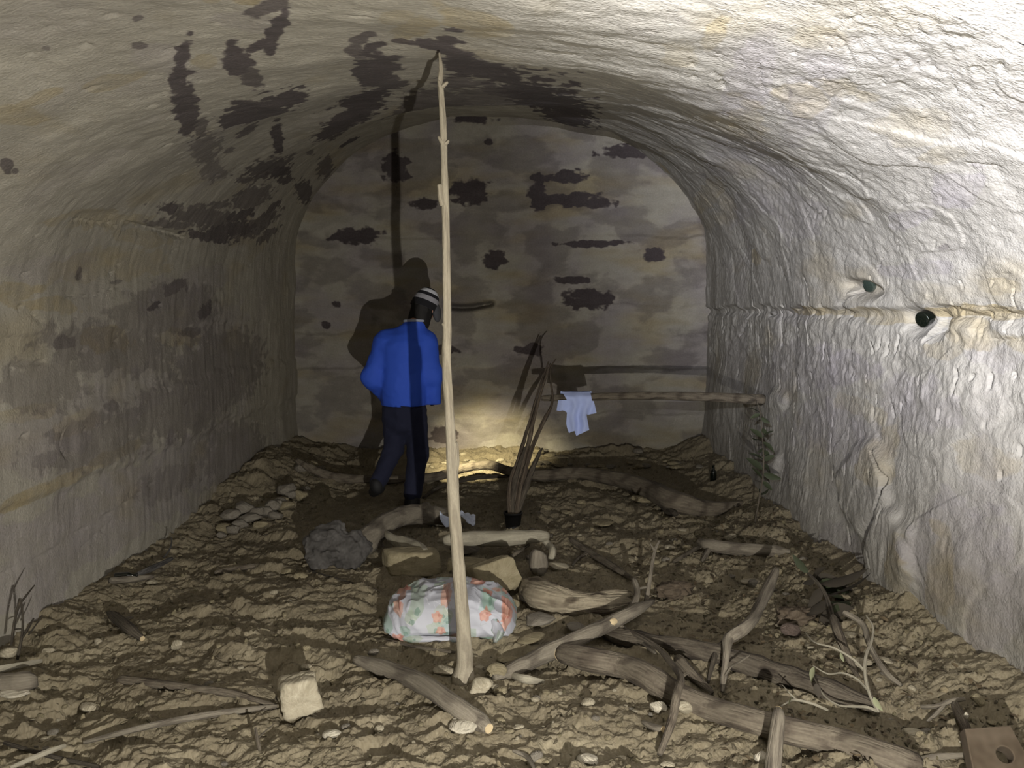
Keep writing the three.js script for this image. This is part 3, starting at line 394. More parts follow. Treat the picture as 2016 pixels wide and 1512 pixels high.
// distance fields meshed by surface nets
const V3 = (x, y, z) => new THREE.Vector3(x, y, z);
function net(fn, lo, hi, cell) {
  const nx = Math.ceil((hi.x - lo.x) / cell) + 1, ny = Math.ceil((hi.y - lo.y) / cell) + 1, nz = Math.ceil((hi.z - lo.z) / cell) + 1, f = new Float32Array(nx * ny * nz), at3 = (i, j, k) => (k * ny + j) * nx + i;
  for (let k = 0; k < nz; k++) for (let j = 0; j < ny; j++) for (let i = 0; i < nx; i++) f[at3(i, j, k)] = fn(lo.x + i * cell, lo.y + j * cell, lo.z + k * cell);
  const id = new Int32Array(nx * ny * nz).fill(-1), pos = [], idx = [], E = [[0, 1], [2, 3], [4, 5], [6, 7], [0, 2], [1, 3], [4, 6], [5, 7], [0, 4], [1, 5], [2, 6], [3, 7]];
  for (let k = 0; k < nz - 1; k++) for (let j = 0; j < ny - 1; j++) for (let i = 0; i < nx - 1; i++) {
    const c = []; let neg = 0; for (let q = 0; q < 8; q++) { const v = f[at3(i + (q & 1), j + (q >> 1 & 1), k + (q >> 2))]; c.push(v); if (v < 0) neg++; } if (!neg || neg === 8) continue;
    let x = 0, y = 0, z = 0, n = 0; for (const [a, b] of E) if ((c[a] < 0) !== (c[b] < 0)) { const t = c[a] / (c[a] - c[b]); x += (a & 1) + t * ((b & 1) - (a & 1)); y += (a >> 1 & 1) + t * ((b >> 1 & 1) - (a >> 1 & 1)); z += (a >> 2) + t * ((b >> 2) - (a >> 2)); n++; }
    id[at3(i, j, k)] = pos.length / 3; pos.push(lo.x + (i + x / n) * cell, lo.y + (j + y / n) * cell, lo.z + (k + z / n) * cell);
  }
  const quad = (a, b, c, d, flip) => { if (a < 0 || b < 0 || c < 0 || d < 0) return; flip ? idx.push(a, c, b, a, d, c) : idx.push(a, b, c, a, c, d); };
  for (let k = 1; k < nz - 1; k++) for (let j = 1; j < ny - 1; j++) for (let i = 1; i < nx - 1; i++) {
    const s = f[at3(i, j, k)] < 0;
    if (s !== f[at3(i + 1, j, k)] < 0) quad(id[at3(i, j - 1, k - 1)], id[at3(i, j, k - 1)], id[at3(i, j, k)], id[at3(i, j - 1, k)], !s);
    if (s !== f[at3(i, j + 1, k)] < 0) quad(id[at3(i - 1, j, k - 1)], id[at3(i - 1, j, k)], id[at3(i, j, k)], id[at3(i, j, k - 1)], !s);
    if (s !== f[at3(i, j, k + 1)] < 0) quad(id[at3(i - 1, j - 1, k)], id[at3(i, j - 1, k)], id[at3(i, j, k)], id[at3(i - 1, j, k)], !s);
  }
  const g = new THREE.BufferGeometry(); g.setAttribute('position', new THREE.Float32BufferAttribute(pos, 3)); g.setAttribute('uv', new THREE.Float32BufferAttribute(pos.flatMap((v, i) => i % 3 === 2 ? [] : [v * 2]), 2)); g.setIndex(idx); g.computeVertexNormals(); return g;
}
function bone(x, y, z, a, b, ra, rb) { const ex = b.x - a.x, ey = b.y - a.y, ez = b.z - a.z, t = clamp(((x - a.x) * ex + (y - a.y) * ey + (z - a.z) * ez) / (ex * ex + ey * ey + ez * ez + 1e-9)); return Math.hypot(x - a.x - ex * t, y - a.y - ey * t, z - a.z - ez * t) - mix(ra, rb, t); }
const smin = (a, b, k) => { const h = clamp(.5 + .5 * (b - a) / k); return mix(b, a, h) - k * h * (1 - h); };
function bones(list, k) { return (x, y, z) => { let s = 1e3; for (const [a, b, ra, rb] of list) s = s > 1e2 ? bone(x, y, z, a, b, ra, rb) : smin(s, bone(x, y, z, a, b, ra, rb), k); return s; }; }
// ---------------------------------------------------------------- the tall pole
{
  const foot = hit(911, 1338, floorBase(-.2, 3.35)), dF = -foot.z, top = onVault(866, 108), dT = Math.min(top[1], dF + .25), dd = y => ({ d: mix(dT, dF, clamp((y - 115) / 1225)) });
  const pts = [[865, 104, 5], [868, 135, 8], [867, 160, 11], [869, 195, 12], [872, 240, 13], [874, 300, 13.5], [876, 372, 14], [878, 450, 15], [879, 540, 16], [880, 640, 17.5], [879, 700, 18], [882, 770, 19], [887, 850, 21], [891, 940, 24], [893, 1000, 24], [900, 1080, 25], [906, 1150, 27], [910, 1210, 28], [914, 1270, 31], [915, 1305, 34], [912, 1335, 46], [908, 1352, 40]];
  const w = pts.map(([x, y, r]) => lay([x, y, r, dd(y)])), g = sweep(w.map(a => a[0]), w.map(a => a[1]), { rough: .11, seed: 4, sides: 14, step: .018 });
  const o = thing('wooden_pole', base(g), 'tall peeled branch standing upright from floor to vault in the middle', 'pole'); part('stem', g, wood.pale, o);
  for (const [n, ...q] of [['stub', [870, 172, 9], [877, 166, 8], [882, 162, 5]], ['stub', [868, 172, 9], [865, 163, 8], [864, 158, 5]], ['stub', [872, 282, 10], [866, 274, 7], [863, 269, 5]], ['stub', [876, 285, 9], [881, 280, 7], [884, 277, 5]], ['side_stub', [873, 405, 13], [868, 390, 12], [866, 370, 10], [865, 363, 9]], ['stub', [894, 1045, 14], [903, 1040, 9], [906, 1036, 6]], ['stub', [876, 640, 10], [871, 636, 6]], ['bark_flake', [897, 870, 10], [900, 905, 10], [899, 935, 5]]]) { const b = q.map(([x, y, r]) => { const [p, rr] = lay([x, y, r, dd(y)]); p.z += .006; return [p, rr]; }); part(n, sweep(b.map(a => a[0]), b.map(a => a[1]), { rough: .08, seed: 8, sides: 8, step: .006 }), wood.pale, o); }
}
// ---------------------------------------------------------------- branches and logs
stick('log', 'long grey-brown log curving from behind the pole foot to bottom right corner', 'log', wood.brown, [[1105, 1285, 38], [1160, 1298, 44], [1220, 1310, 46], [1280, 1335, 48], [1330, 1368, 48], [1400, 1395, 44], [1480, 1420, 46], [1560, 1440, 50], [1650, 1462, 50], [1740, 1490, 52], [1810, 1518, 56]], { rough: .08, seed: 3, sides: 16, ends: [0], main: 'trunk' });
stick('log', 'dark rotting mossy log lying behind the long curved log', 'log', wood.dark, [[1165, 1241, 14], [1230, 1256, 30], [1300, 1268, 34], [1380, 1282, 38], [1450, 1300, 40], [1540, 1330, 42], [1620, 1355, 38], [1720, 1390, 26]], { rough: .2, seed: 7, sides: 16 });
stick('log', 'short grey bark log slanting in front of the floral bag', 'log', wood.grey, [[700, 1298, 20], [760, 1318, 33], [830, 1345, 35], [890, 1385, 36], [945, 1422, 34], [962, 1434, 22]], { rough: .07, seed: 11, sides: 16, ends: [1], main: 'trunk' });
stick('driftwood', 'pale pitted chunk of rotten wood right of the floral bag', 'wood', wood.rot, [[1034, 1152, 26], [1050, 1166, 56], [1080, 1180, 66], [1120, 1187, 52], [1170, 1189, 44], [1215, 1187, 36], [1247, 1182, 16]], { rough: .16, seed: 21, sides: 18, main: 'trunk', arms: [{ name: 'stub', pts: [[1165, 1178, 20, .03], [1200, 1172, 22, .05], [1240, 1172, 16, .05], [1247, 1173, 8, .05]] }] });
stick('branch', 'grey forked branch propped from beside the pole foot toward right', 'branch', wood.grey, [[972, 1336, 16], [1020, 1314, 30, .01], [1080, 1284, 33, .03], [1140, 1256, 31, .05], [1200, 1228, 28, .06], [1245, 1205, 24, .06], [1284, 1184, 12, .05]], { rough: .06, seed: 31, sides: 14, arms: [{ name: 'cut_stub', mat: wood.cut, pts: [[1214, 1222, 14, .08], [1206, 1225, 14, .085], [1200, 1226, 12, .09]] }, { pts: [[1240, 1205, 18, .06], [1250, 1185, 14, .09], [1254, 1160, 12, .13], [1248, 1140, 10, .17]] }, { pts: [[1218, 1232, 12, .05], [1250, 1255, 10, .02], [1290, 1285, 8, .0]] }] });
stick('sapling', 'thin dry sapling rising behind the forked branch end', 'branch', wood.grey, [[1272, 1186, 11, { d: 4.2 }], [1278, 1150, 9, { d: 4.22 }], [1284, 1110, 7, { d: 4.24 }], [1290, 1082, 6, { d: 4.25 }], [1298, 1064, 4, { d: 4.26 }]], { rough: .12, seed: 35, sides: 8, arms: [{ pts: [[1277, 1155, 6, { d: 4.22 }], [1262, 1158, 5, { d: 4.22 }], [1250, 1160, 3, { d: 4.22 }]] }, { pts: [[1289, 1086, 5, { d: 4.25 }], [1280, 1070, 3, { d: 4.25 }]] }] });
stick('stick', 'crooked brown stick leaning over the long curved log', 'stick', wood.brown, [[1298, 1486, 12], [1322, 1420, 16, .07], [1332, 1370, 16, .13], [1340, 1334, 14, .12], [1318, 1302, 12, .09], [1288, 1270, 10, .06], [1230, 1238, 8, .03]], { rough: .08, seed: 41, sides: 10, arms: [{ pts: [[1340, 1334, 8, .12], [1352, 1326, 6, .13], [1362, 1325, 4, .13]] }] });
stick('stick', 'short brown stick angled between dark log and curved log', 'stick', wood.brown, [[1334, 1296, 22, .02], [1365, 1330, 20, .015], [1402, 1364, 12, 0]], { rough: .08, seed: 43, sides: 10 });
stick('branch', 'knotty grey branch angling down from the rubble by right wall', 'branch', wood.grey, [[1528, 1122, 16, .14], [1512, 1160, 22, .13], [1490, 1205, 20, .12], [1470, 1232, 22, .12], [1452, 1246, 26, .12], [1434, 1258, 22, .12], [1430, 1290, 14, .1], [1426, 1325, 12, .05], [1422, 1362, 8, .0]], { rough: .14, seed: 51, sides: 12, arms: [{ name: 'root', mat: wood.dark, pts: [[1440, 1256, 14, .11], [1415, 1275, 12, .07], [1402, 1310, 10, .03], [1394, 1345, 6, 0]] }, { name: 'twig', pts: [[1428, 1330, 5, .05], [1440, 1312, 4, .08], [1458, 1302, 4, .1], [1476, 1290, 3, .12]] }, { name: 'stub', pts: [[1452, 1246, 12, .13], [1464, 1246, 10, .14]] }] });
stick('stick', 'thick bare stick at the bottom edge leaning onto the long log', 'stick', wood.grey, [[1532, 1398, 18, .16], [1532, 1412, 24, .155], [1528, 1450, 27, .12], [1522, 1505, 29, .06], [1518, 1560, 30, .0]], { rough: .06, seed: 61, sides: 12, ends: [0] });
stick('stick', 'brown forked stick lying beyond the pitted driftwood', 'stick', wood.brown, [[1123, 1062, 10, .01], [1165, 1090, 13], [1210, 1118, 13, .01], [1248, 1142, 9, .02]], { rough: .12, seed: 63, sides: 9, arms: [{ pts: [[1160, 1088, 8], [1140, 1098, 7], [1128, 1112, 5]] }] });
stick('stick', 'long pale stick on the left leading to the square rock', 'stick', wood.brown, [[235, 1338, 18], [300, 1346, 16], [380, 1356, 16], [460, 1366, 13], [540, 1388, 8]], { rough: .16, seed: 71, sides: 10 });
stick('stick', 'thin straight stick on the ground left of the square rock', 'stick', wood.grey, [[165, 1462, 8], [300, 1428, 12], [420, 1406, 12], [545, 1390, 9]], { rough: .08, seed: 73, sides: 9 });
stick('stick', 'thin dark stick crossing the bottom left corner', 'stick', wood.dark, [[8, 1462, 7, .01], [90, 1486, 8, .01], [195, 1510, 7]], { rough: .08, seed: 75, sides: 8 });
stick('stick', 'short pale stick crossing the thin dark one at bottom left', 'stick', wood.bare, [[20, 1512, 8, .02], [80, 1486, 11, .03], [128, 1468, 8, .02]], { rough: .1, seed: 77, sides: 8 });
stick('log', 'grey log end poking in at the left edge', 'log', wood.grey, [[-90, 1358, 42], [0, 1350, 44], [50, 1345, 40], [62, 1344, 26]], { rough: .1, seed: 79, sides: 14 });
stick('stick', 'flat weathered lath above the log end at left edge', 'stick', wood.bare, [[-60, 1330, 14, .06], [0, 1318, 14, .05], [82, 1301, 9, .02]], { rough: .1, seed: 81, sides: 8, flat: .5 });
stick('stick', 'stubby dark bark piece on bare floor near the left wall', 'stick', wood.dark, [[213, 1206, 10, .03], [228, 1216, 20, .02], [256, 1238, 20, .01], [280, 1257, 12]], { rough: .12, seed: 83, sides: 10, ends: [1] });
stick('stick', 'pale stick lying along the left wall foot above a dark bottle', 'stick', wood.grey, [[216, 1143, 12, .02], [260, 1140, 13, .02], [302, 1135, 8, .02]], { rough: .12, seed: 85, sides: 9 });
stick('stick', 'black bark stick with hooked twig against the left wall foot', 'stick', wood.char, [[258, 1136, 8, .03], [296, 1120, 12, .04], [338, 1100, 9, .05]], { rough: .18, seed: 87, sides: 9, arms: [{ name: 'twig', pts: [[322, 1098, 4, .05], [333, 1084, 3, .07], [338, 1068, 3, .11], [337, 1058, 2, .14], [333, 1057, 2, .14]] }] });
stick('stick', 'small brown stick on open floor left of the burnt stump', 'stick', wood.brown, [[422, 1128, 9], [460, 1121, 11], [502, 1113, 9]], { rough: .1, seed: 89, sides: 9 });
stick('twig', 'long thin twig on floor between stump and floral bag', 'twig', wood.dark, [[608, 1124, 4], [660, 1138, 4], [742, 1161, 3]], { rough: .1, seed: 91, sides: 6 });
stick('twig', 'thin upright twig stuck in the floor below the square rock', 'twig', wood.brown, [[512, 1478, 7], [506, 1452, 6, .04], [503, 1432, 5, .07]], { rough: .1, seed: 93, sides: 7, arms: [{ pts: [[506, 1455, 4, .035], [522, 1440, 3, .05], [540, 1425, 2, .06]] }] });
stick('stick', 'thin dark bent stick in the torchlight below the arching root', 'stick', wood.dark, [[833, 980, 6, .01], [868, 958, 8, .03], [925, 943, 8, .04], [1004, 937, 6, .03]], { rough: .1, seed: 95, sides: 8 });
stick('root', 'long arching tree root along the back wall foot', 'root', wood.brown, [[583, 906, 10, .06], [612, 922, 16, .05], [650, 938, 20, .03], [720, 944, 18, .02], [800, 943, 16, .02], [860, 938, 18, .04], [912, 922, 18, .08], [962, 916, 18, .1], [1003, 927, 18, .07], [1060, 936, 22, .03], [1130, 932, 25, .03], [1200, 940, 28, .03], [1275, 962, 38, .02], [1335, 990, 44, .0], [1395, 1002, 32], [1462, 990, 10]], { rough: .1, seed: 97, sides: 12, arms: [{ name: 'rootlet', mat: wood.dark, pts: [[1300, 975, 26, .02], [1312, 1000, 20], [1330, 1012, 12]] }] });
stick('log', 'pale log with dark upper edge beside the right wall foot', 'log', wood.grey, [[1376, 1066, 14, .03], [1400, 1074, 24, .02], [1460, 1082, 26, .01], [1520, 1084, 22, .01], [1556, 1086, 10]], { rough: .12, seed: 99, sides: 12, arms: [{ name: 'stub', pts: [[1398, 1076, 12, .02], [1390, 1092, 10], [1382, 1104, 7]] }] });
stick('stick', 'small stick slanting left of the pale wall-foot log', 'stick', wood.brown, [[1326, 1106, 7], [1350, 1092, 8], [1380, 1074, 7, .01]], { rough: .1, seed: 101, sides: 8 });
stick('stick', 'dark bent stem by the leafy sprig at right wall', 'stick', wood.brown, [[1640, 1215, 16, .1], [1652, 1250, 18, .06], [1668, 1290, 14, .03], [1690, 1335, 8]], { rough: .1, seed: 103, sides: 9 });
stick('stick', 'slender stem arching from leafy sprig down the right wall rubble', 'stick', wood.grey, [[1660, 1205, 10, .15], [1695, 1225, 11, .14], [1712, 1270, 10, .1], [1745, 1325, 12, .03], [1775, 1350, 8]], { rough: .1, seed: 105, sides: 8 });
stick('stick', 'olive bent stick in rubble near bottom right', 'stick', wood.grey, [[1814, 1392, 9], [1846, 1390, 8, .02], [1872, 1380, 9, .03], [1900, 1376, 8, .02]], { rough: .1, seed: 107, sides: 8, arms: [{ pts: [[1860, 1386, 8, .02], [1840, 1408, 8, .01], [1825, 1420, 5]] }] });
stick('stick', 'short thick brown stub in rubble near bottom right', 'stick', wood.brown, [[1878, 1382, 14, .02], [1888, 1405, 18, .02], [1902, 1435, 18], [1910, 1452, 10]], { rough: .1, seed: 109, sides: 9 });
stick('twig', 'pale thin twig beside the holed board at bottom right', 'twig', wood.bare, [[1888, 1460, 5, .01], [1920, 1468, 5, .01], [1955, 1466, 4, .02]], { rough: .1, seed: 111, sides: 7 });
stick('stick', 'short flat stick in front of the holed board', 'stick', wood.grey, [[1790, 1498, 10], [1850, 1490, 13], [1925, 1486, 9]], { rough: .1, seed: 113, sides: 8, flat: .6 });
stick('stick', 'small round stick end beside the pale triangular stone', 'stick', wood.grey, [[1266, 1422, 9], [1284, 1430, 12, .01], [1306, 1436, 13, .01]], { rough: .08, seed: 115, sides: 10, ends: [1] });
stick('stick', 'thin bare stick low at the bottom middle', 'stick', wood.grey, [[1010, 1478, 7], [1035, 1488, 9], [1052, 1512, 8]], { rough: .1, seed: 117, sides: 8 });
stick('stick', 'pale splinter on floor between bag and pole foot branch', 'stick', wood.bare, [[1008, 1330, 12], [1035, 1338, 16], [1070, 1342, 10]], { rough: .15, seed: 119, sides: 8, flat: .6 });
stick('lath', 'thin wooden lath on earth along the front of the floral bag', 'stick', wood.brown, [[752, 1258, 5], [830, 1275, 6], [896, 1284, 6]], { rough: .1, seed: 131, sides: 7 });
// forked twigs sprouting at the left wall foot
{
  const w = [[22, 1270, 6, { d: 3.42 }], [28, 1225, 5, { d: 3.43 }], [36, 1195, 6, { d: 3.44 }], [40, 1178, 7, { d: 3.45 }]].map(lay), g = sweep(w.map(a => a[0]), w.map(a => a[1]), { rough: .1, sides: 7 });
  const o = thing('twig', base(g), 'forked dry twigs sprouting at the left wall foot', 'twig'); part('stem', g, wood.dark, o);
  for (const q of [[[34, 1300, 7], [44, 1245, 6], [44, 1205, 5], [40, 1180, 6]], [[42, 1185, 5], [55, 1168, 4], [68, 1152, 3]], [[44, 1255, 6], [58, 1232, 6], [66, 1218, 5]], [[56, 1250, 4], [72, 1228, 3], [82, 1212, 2]], [[24, 1240, 4], [36, 1238, 3], [46, 1238, 3]]]) { const b = q.map(([x, y, r]) => lay([x, y, r, { d: 3.45 }])); part('side_branch', sweep(b.map(a => a[0]), b.map(a => a[1]), { rough: .1, sides: 6 }), wood.dark, o); }
}
// ---------------------------------------------------------------- burnt stump with its trunk
{
  const c = hit(652, 1118, 0), d = 4.86, k = d / F, lobes = [[at(640, 1082, d), .105], [at(676, 1085, d + .02), .10], [at(655, 1062, d + .05), .085], [at(625, 1065, d + .02), .06], [at(632, 1105, d - .03), .07], [at(690, 1108, d - .02), .065], [at(668, 1048, d + .05), .04], [at(645, 1047, d + .04), .038], [at(702, 1075, d + .06), .08]];
  const f = (x, y, z) => { let s = 1; for (const [p, r] of lobes) s = smin(s, Math.hypot(x - p.x, y - p.y, z - p.z) - r, .05); for (const [hx, hy, hr] of [[634, 1072, .05], [678, 1070, .04], [660, 1100, .035]]) { const h = at(hx, hy, d - .11); s = Math.max(s, -(Math.hypot(x - h.x, y - h.y, z - h.z) - hr)); } return s + .026 * n3(x * 12, y * 12, z * 12) + .016 * n3(x * 27, y * 27, z * 27) + .008 * n3(x * 60, y * 60, z * 60); };
  const g = net(f, V3(c.x - .32, -.06, -d - .26), V3(c.x + .34, .42, -d + .26), .008);
  const o = thing('tree_stump', V3(c.x, groundAt(c.x, -d), -d), 'burnt tree stump with trunk pointing to the visitor', 'stump'); part('root_burl', g, rock.char, o);
  const w = [[688, 1092, 46, { d: 4.9 }], [716, 1070, 52, { d: 5.05 }], [748, 1042, 46, { d: 5.25 }], [780, 1022, 40, { d: 5.45 }], [812, 1012, 38, { d: 5.6 }], [845, 1014, 40, { d: 5.72 }], [880, 1022, 38, { d: 5.8 }], [903, 1024, 26, { d: 5.85 }]].map(lay); part('trunk', sweep(w.map(a => a[0]), w.map(a => a[1]), { rough: .14, seed: 5, sides: 16 }), wood.grey, o);
  const q = [[820, 1012, 30, { d: 5.62 }], [836, 998, 20, { d: 5.66 }], [845, 992, 12, { d: 5.68 }]].map(lay); part('stub', sweep(q.map(a => a[0]), q.map(a => a[1]), { rough: .14, sides: 10 }), wood.grey, o);
  const l = [[740, 1058, 20, { d: 5.2 }], [752, 1082, 16, { d: 5.2 }], [758, 1102, 12, { d: 5.18 }]].map(lay); part('root', sweep(l.map(a => a[0]), l.map(a => a[1]), { rough: .14, sides: 10 }), wood.grey, o);
}
// ---------------------------------------------------------------- pale wood and slabs stacked behind the bag
stick('split_log', 'pale barkless split log laid across the stone slabs', 'log', wood.bare, [[862, 1066, 8, .13], [890, 1062, 24, .13], [940, 1060, 30, .13], [1000, 1060, 30, .13], [1050, 1056, 25, .13], [1080, 1055, 18, .13]], { rough: .07, seed: 121, sides: 14, main: 'trunk', arms: [{ name: 'stub', pts: [[950, 1070, 9, .12], [949, 1078, 8, .1]] }] });
stick('split_log', 'pale tapered root leaning left of the split log', 'log', wood.bare, [[758, 1046, 9, .10], [772, 1060, 18, .09], [795, 1072, 32, .07], [822, 1086, 38, .06], [838, 1092, 26, .06]], { rough: .1, seed: 123, sides: 14 });
stick('stick', 'pale crooked stick curling off the split log end', 'stick', wood.bare, [[1066, 1060, 9, .11], [1080, 1072, 14, .08], [1088, 1088, 15, .04], [1084, 1102, 12, .01]], { rough: .08, seed: 125, sides: 10 });
stick('stick', 'thin brown stick propped under the split log', 'stick', wood.brown, [[995, 1104, 7, .02], [1015, 1090, 7, .05], [1042, 1072, 6, .09]], { rough: .08, seed: 127, sides: 8 });
stick('stump', 'small upright grey stump right of the stone slabs', 'stump', wood.grey, [[1062, 1126, 36, -.02], [1060, 1108, 38, .05], [1060, 1090, 30, .12], [1062, 1084, 20, .14]], { rough: .16, seed: 129, sides: 14 });
for (const [px, py, w, h, m, label, o] of [
  [808, 1110, 114, 52, rock.tan, 'wide tan slab left in the row behind the bag', { box: true, turn: .12, deep: .45, tall: .95, seed: 301, soft: .025 }], [920, 1116, 84, 50, rock.tan, 'square-edged tan slab behind the pole and bag', { box: true, turn: -.08, deep: .5, tall: .98, seed: 302, soft: .02 }], [972, 1145, 92, 68, rock.tan, 'six-sided upright tan stone behind right end of the bag', { box: true, turn: .25, tilt: .35, deep: .4, tall: 1.0, seed: 303, soft: .02 }], [1004, 1122, 34, 34, rock.tan, 'narrow slab behind the six-sided stone', { flat: true, turn: .1, tall: .9, seed: 304 }], [1100, 1112, 40, 24, rock.pale, 'pale wedge stone beside the small upright stump', { seed: 305 }], [1010, 1182, 36, 44, rock.tan, 'tan broken stone beside right end of the bag', { seed: 306 }], [915, 1086, 66, 16, rock.grey, 'thin flat slab under the split log', { flat: true, seed: 307, tall: .8, lift: .02 }],
  [1062, 1222, 66, 46, rock.grey, 'grey wedge-shaped slab below the pitted driftwood', { flat: true, tall: .5, seed: 308 }], [1132, 1246, 42, 24, rock.grey, 'cracked grey stone under the forked branch', { seed: 309, tall: .6 }], [1046, 1268, 56, 28, rock.tan, 'flat tan clod under the forked branch near the bag', { seed: 310, tall: .5, flat: true }], [1000, 1293, 40, 18, rock.tan, 'small tan clod right of the pole foot', { seed: 311, tall: .6 }],
  [583, 1384, 76, 76, rock.pale, 'big square pale rock standing alone left of the pole', { box: true, turn: .3, tilt: .16, tall: .9, deep: .8, seed: 318, soft: .09 }], [944, 1353, 52, 44, rock.pale, 'rounded pale stone at the front of the pole foot', { seed: 313 }], [986, 1360, 32, 22, rock.tan, 'small tan stone touching the rounded stone at pole foot', { seed: 314 }], [978, 1326, 38, 36, rock.tan, 'angular stone under the low end of the forked branch', { seed: 315 }], [943, 1317, 20, 14, rock.pale, 'little pale stone right behind the pole foot', { seed: 316 }], [874, 1323, 42, 20, rock.pale, 'flat pale stone at the left of the pole foot', { seed: 317, flat: true }], [858, 1345, 46, 16, rock.tan, 'buried tan stone between pole foot and bark log', { seed: 318, tall: .4 }],
  [912, 1439, 58, 26, rock.white, 'cream flaked stone under the lower end of the bark log', { seed: 319, turn: .4 }], [902, 1422, 34, 22, rock.white, 'smaller cream stone behind the flaked stone by bark log', { seed: 320 }], [651, 1453, 33, 21, rock.white, 'bright pale stone on open floor below the square rock', { seed: 321 }], [345, 1273, 25, 22, rock.pale, 'round pale cobble on open floor at left', { seed: 322 }], [166, 1384, 33, 19, rock.pale, 'pale wedge stone near the left edge foreground', { seed: 323 }], [1158, 1385, 26, 18, rock.pale, 'smooth egg-shaped pebble left of the long log', { seed: 324, cuts: 3 }], [1161, 1497, 44, 18, rock.white, 'long bright stone at the bottom edge', { seed: 325 }], [1298, 1388, 32, 34, rock.white, 'pale triangular stone under the long log', { seed: 326 }], [1348, 1400, 34, 30, rock.pale, 'pale stone half hidden behind the leaning crooked stick', { seed: 327 }],
  [1500, 1492, 26, 36, rock.white, 'white stone left of the thick bottom stick', { seed: 328 }], [1812, 1444, 50, 26, rock.pale, 'rounded pale stone in the right foreground rubble', { seed: 329, cuts: 4 }], [1797, 1494, 26, 30, rock.white, 'bright white stone at the end of the long log', { seed: 330 }], [1562, 1242, 38, 32, rock.mauve, 'dark purplish stone below the dirt mound', { seed: 331 }], [1332, 1160, 66, 50, rock.dark, 'dark crumbly clod between sapling and knotty branch', { seed: 332, soft: .28, detail: 9 }], [1572, 1205, 74, 60, rock.dark, 'rust-brown mound of dirt and roots by knotty branch', { seed: 333, soft: .3, tall: .75, detail: 9 }], [1472, 1140, 22, 20, rock.tan, 'small tan block on litter left of knotty branch', { seed: 334 }], [1482, 1150, 40, 14, rock.pale, 'flat pale flake among litter left of knotty branch', { seed: 335, flat: true }],
  [1484, 1148, 18, 22, rock.grey, 'grey chip leaning by the knotty branch', { seed: 336 }], [1700, 1300, 40, 18, rock.pale, 'pale flat stone in twigs near right wall', { seed: 337, flat: true }], [1682, 1240, 44, 18, rock.pale, 'flat pale flake beside the leafy sprig stem', { seed: 338, flat: true }], [1745, 1302, 34, 14, rock.pale, 'small pale flake at the foot of the right wall bulge', { seed: 339, flat: true }], [1904, 1408, 10, 18, rock.white, 'tiny white chip on the thick brown stub', { seed: 340, lift: .05 }], [538, 1166, 16, 11, rock.pale, 'lone cream pebble in the middle of left floor', { seed: 341, cuts: 3 }], [600, 1316, 22, 13, rock.pale, 'small pale stone above the square rock', { seed: 342 }], [527, 1124, 34, 18, rock.pale, 'pale half-buried stone left of the burnt stump', { seed: 343 }], [563, 1116, 34, 18, rock.tan, 'tan half-buried stone touching the burnt stump', { seed: 344 }],
  [296, 1142, 22, 14, rock.pale, 'pale stone at the end of the wall-foot stick', { seed: 345 }], [92, 1281, 22, 18, rock.pale, 'pale stone beside the forked twigs at left', { seed: 346 }], [12, 1300, 30, 30, rock.pale, 'upright pale chip at left edge by the lath', { seed: 347, tilt: .6 }], [20, 1375, 50, 14, rock.white, 'whitish flat stone at left edge below the log end', { seed: 348, flat: true }], [1185, 1026, 50, 16, rock.tan, 'flat tan stone on the right middle floor', { seed: 349, flat: true }], [1212, 1028, 12, 8, rock.pale, 'tiny pale stone right of the flat tan one', { seed: 350 }], [1075, 1003, 26, 14, rock.tan, 'small tan stone right of the black pot', { seed: 351 }], [1112, 1005, 26, 15, rock.tan, 'second small tan stone right of the black pot', { seed: 352 }], [1266, 985, 44, 18, rock.tan, 'flat stone under the thick end of the arching root', { seed: 353, flat: true }], [1146, 988, 22, 14, rock.tan, 'small stone on slope below the arching root', { seed: 354 }], [1175, 953, 18, 9, rock.pale, 'pale chip right under the arching root', { seed: 355 }], [1345, 1045, 20, 10, rock.pale, 'pale chip left of the wall-foot log', { seed: 356 }], [1440, 1050, 24, 16, rock.pale, 'pale stone behind the wall-foot log by vine', { seed: 357 }], [1418, 1048, 18, 12, rock.tan, 'tan stone behind the wall-foot log', { seed: 358 }]]) stone(px, py, w, h, m, label, o || {});
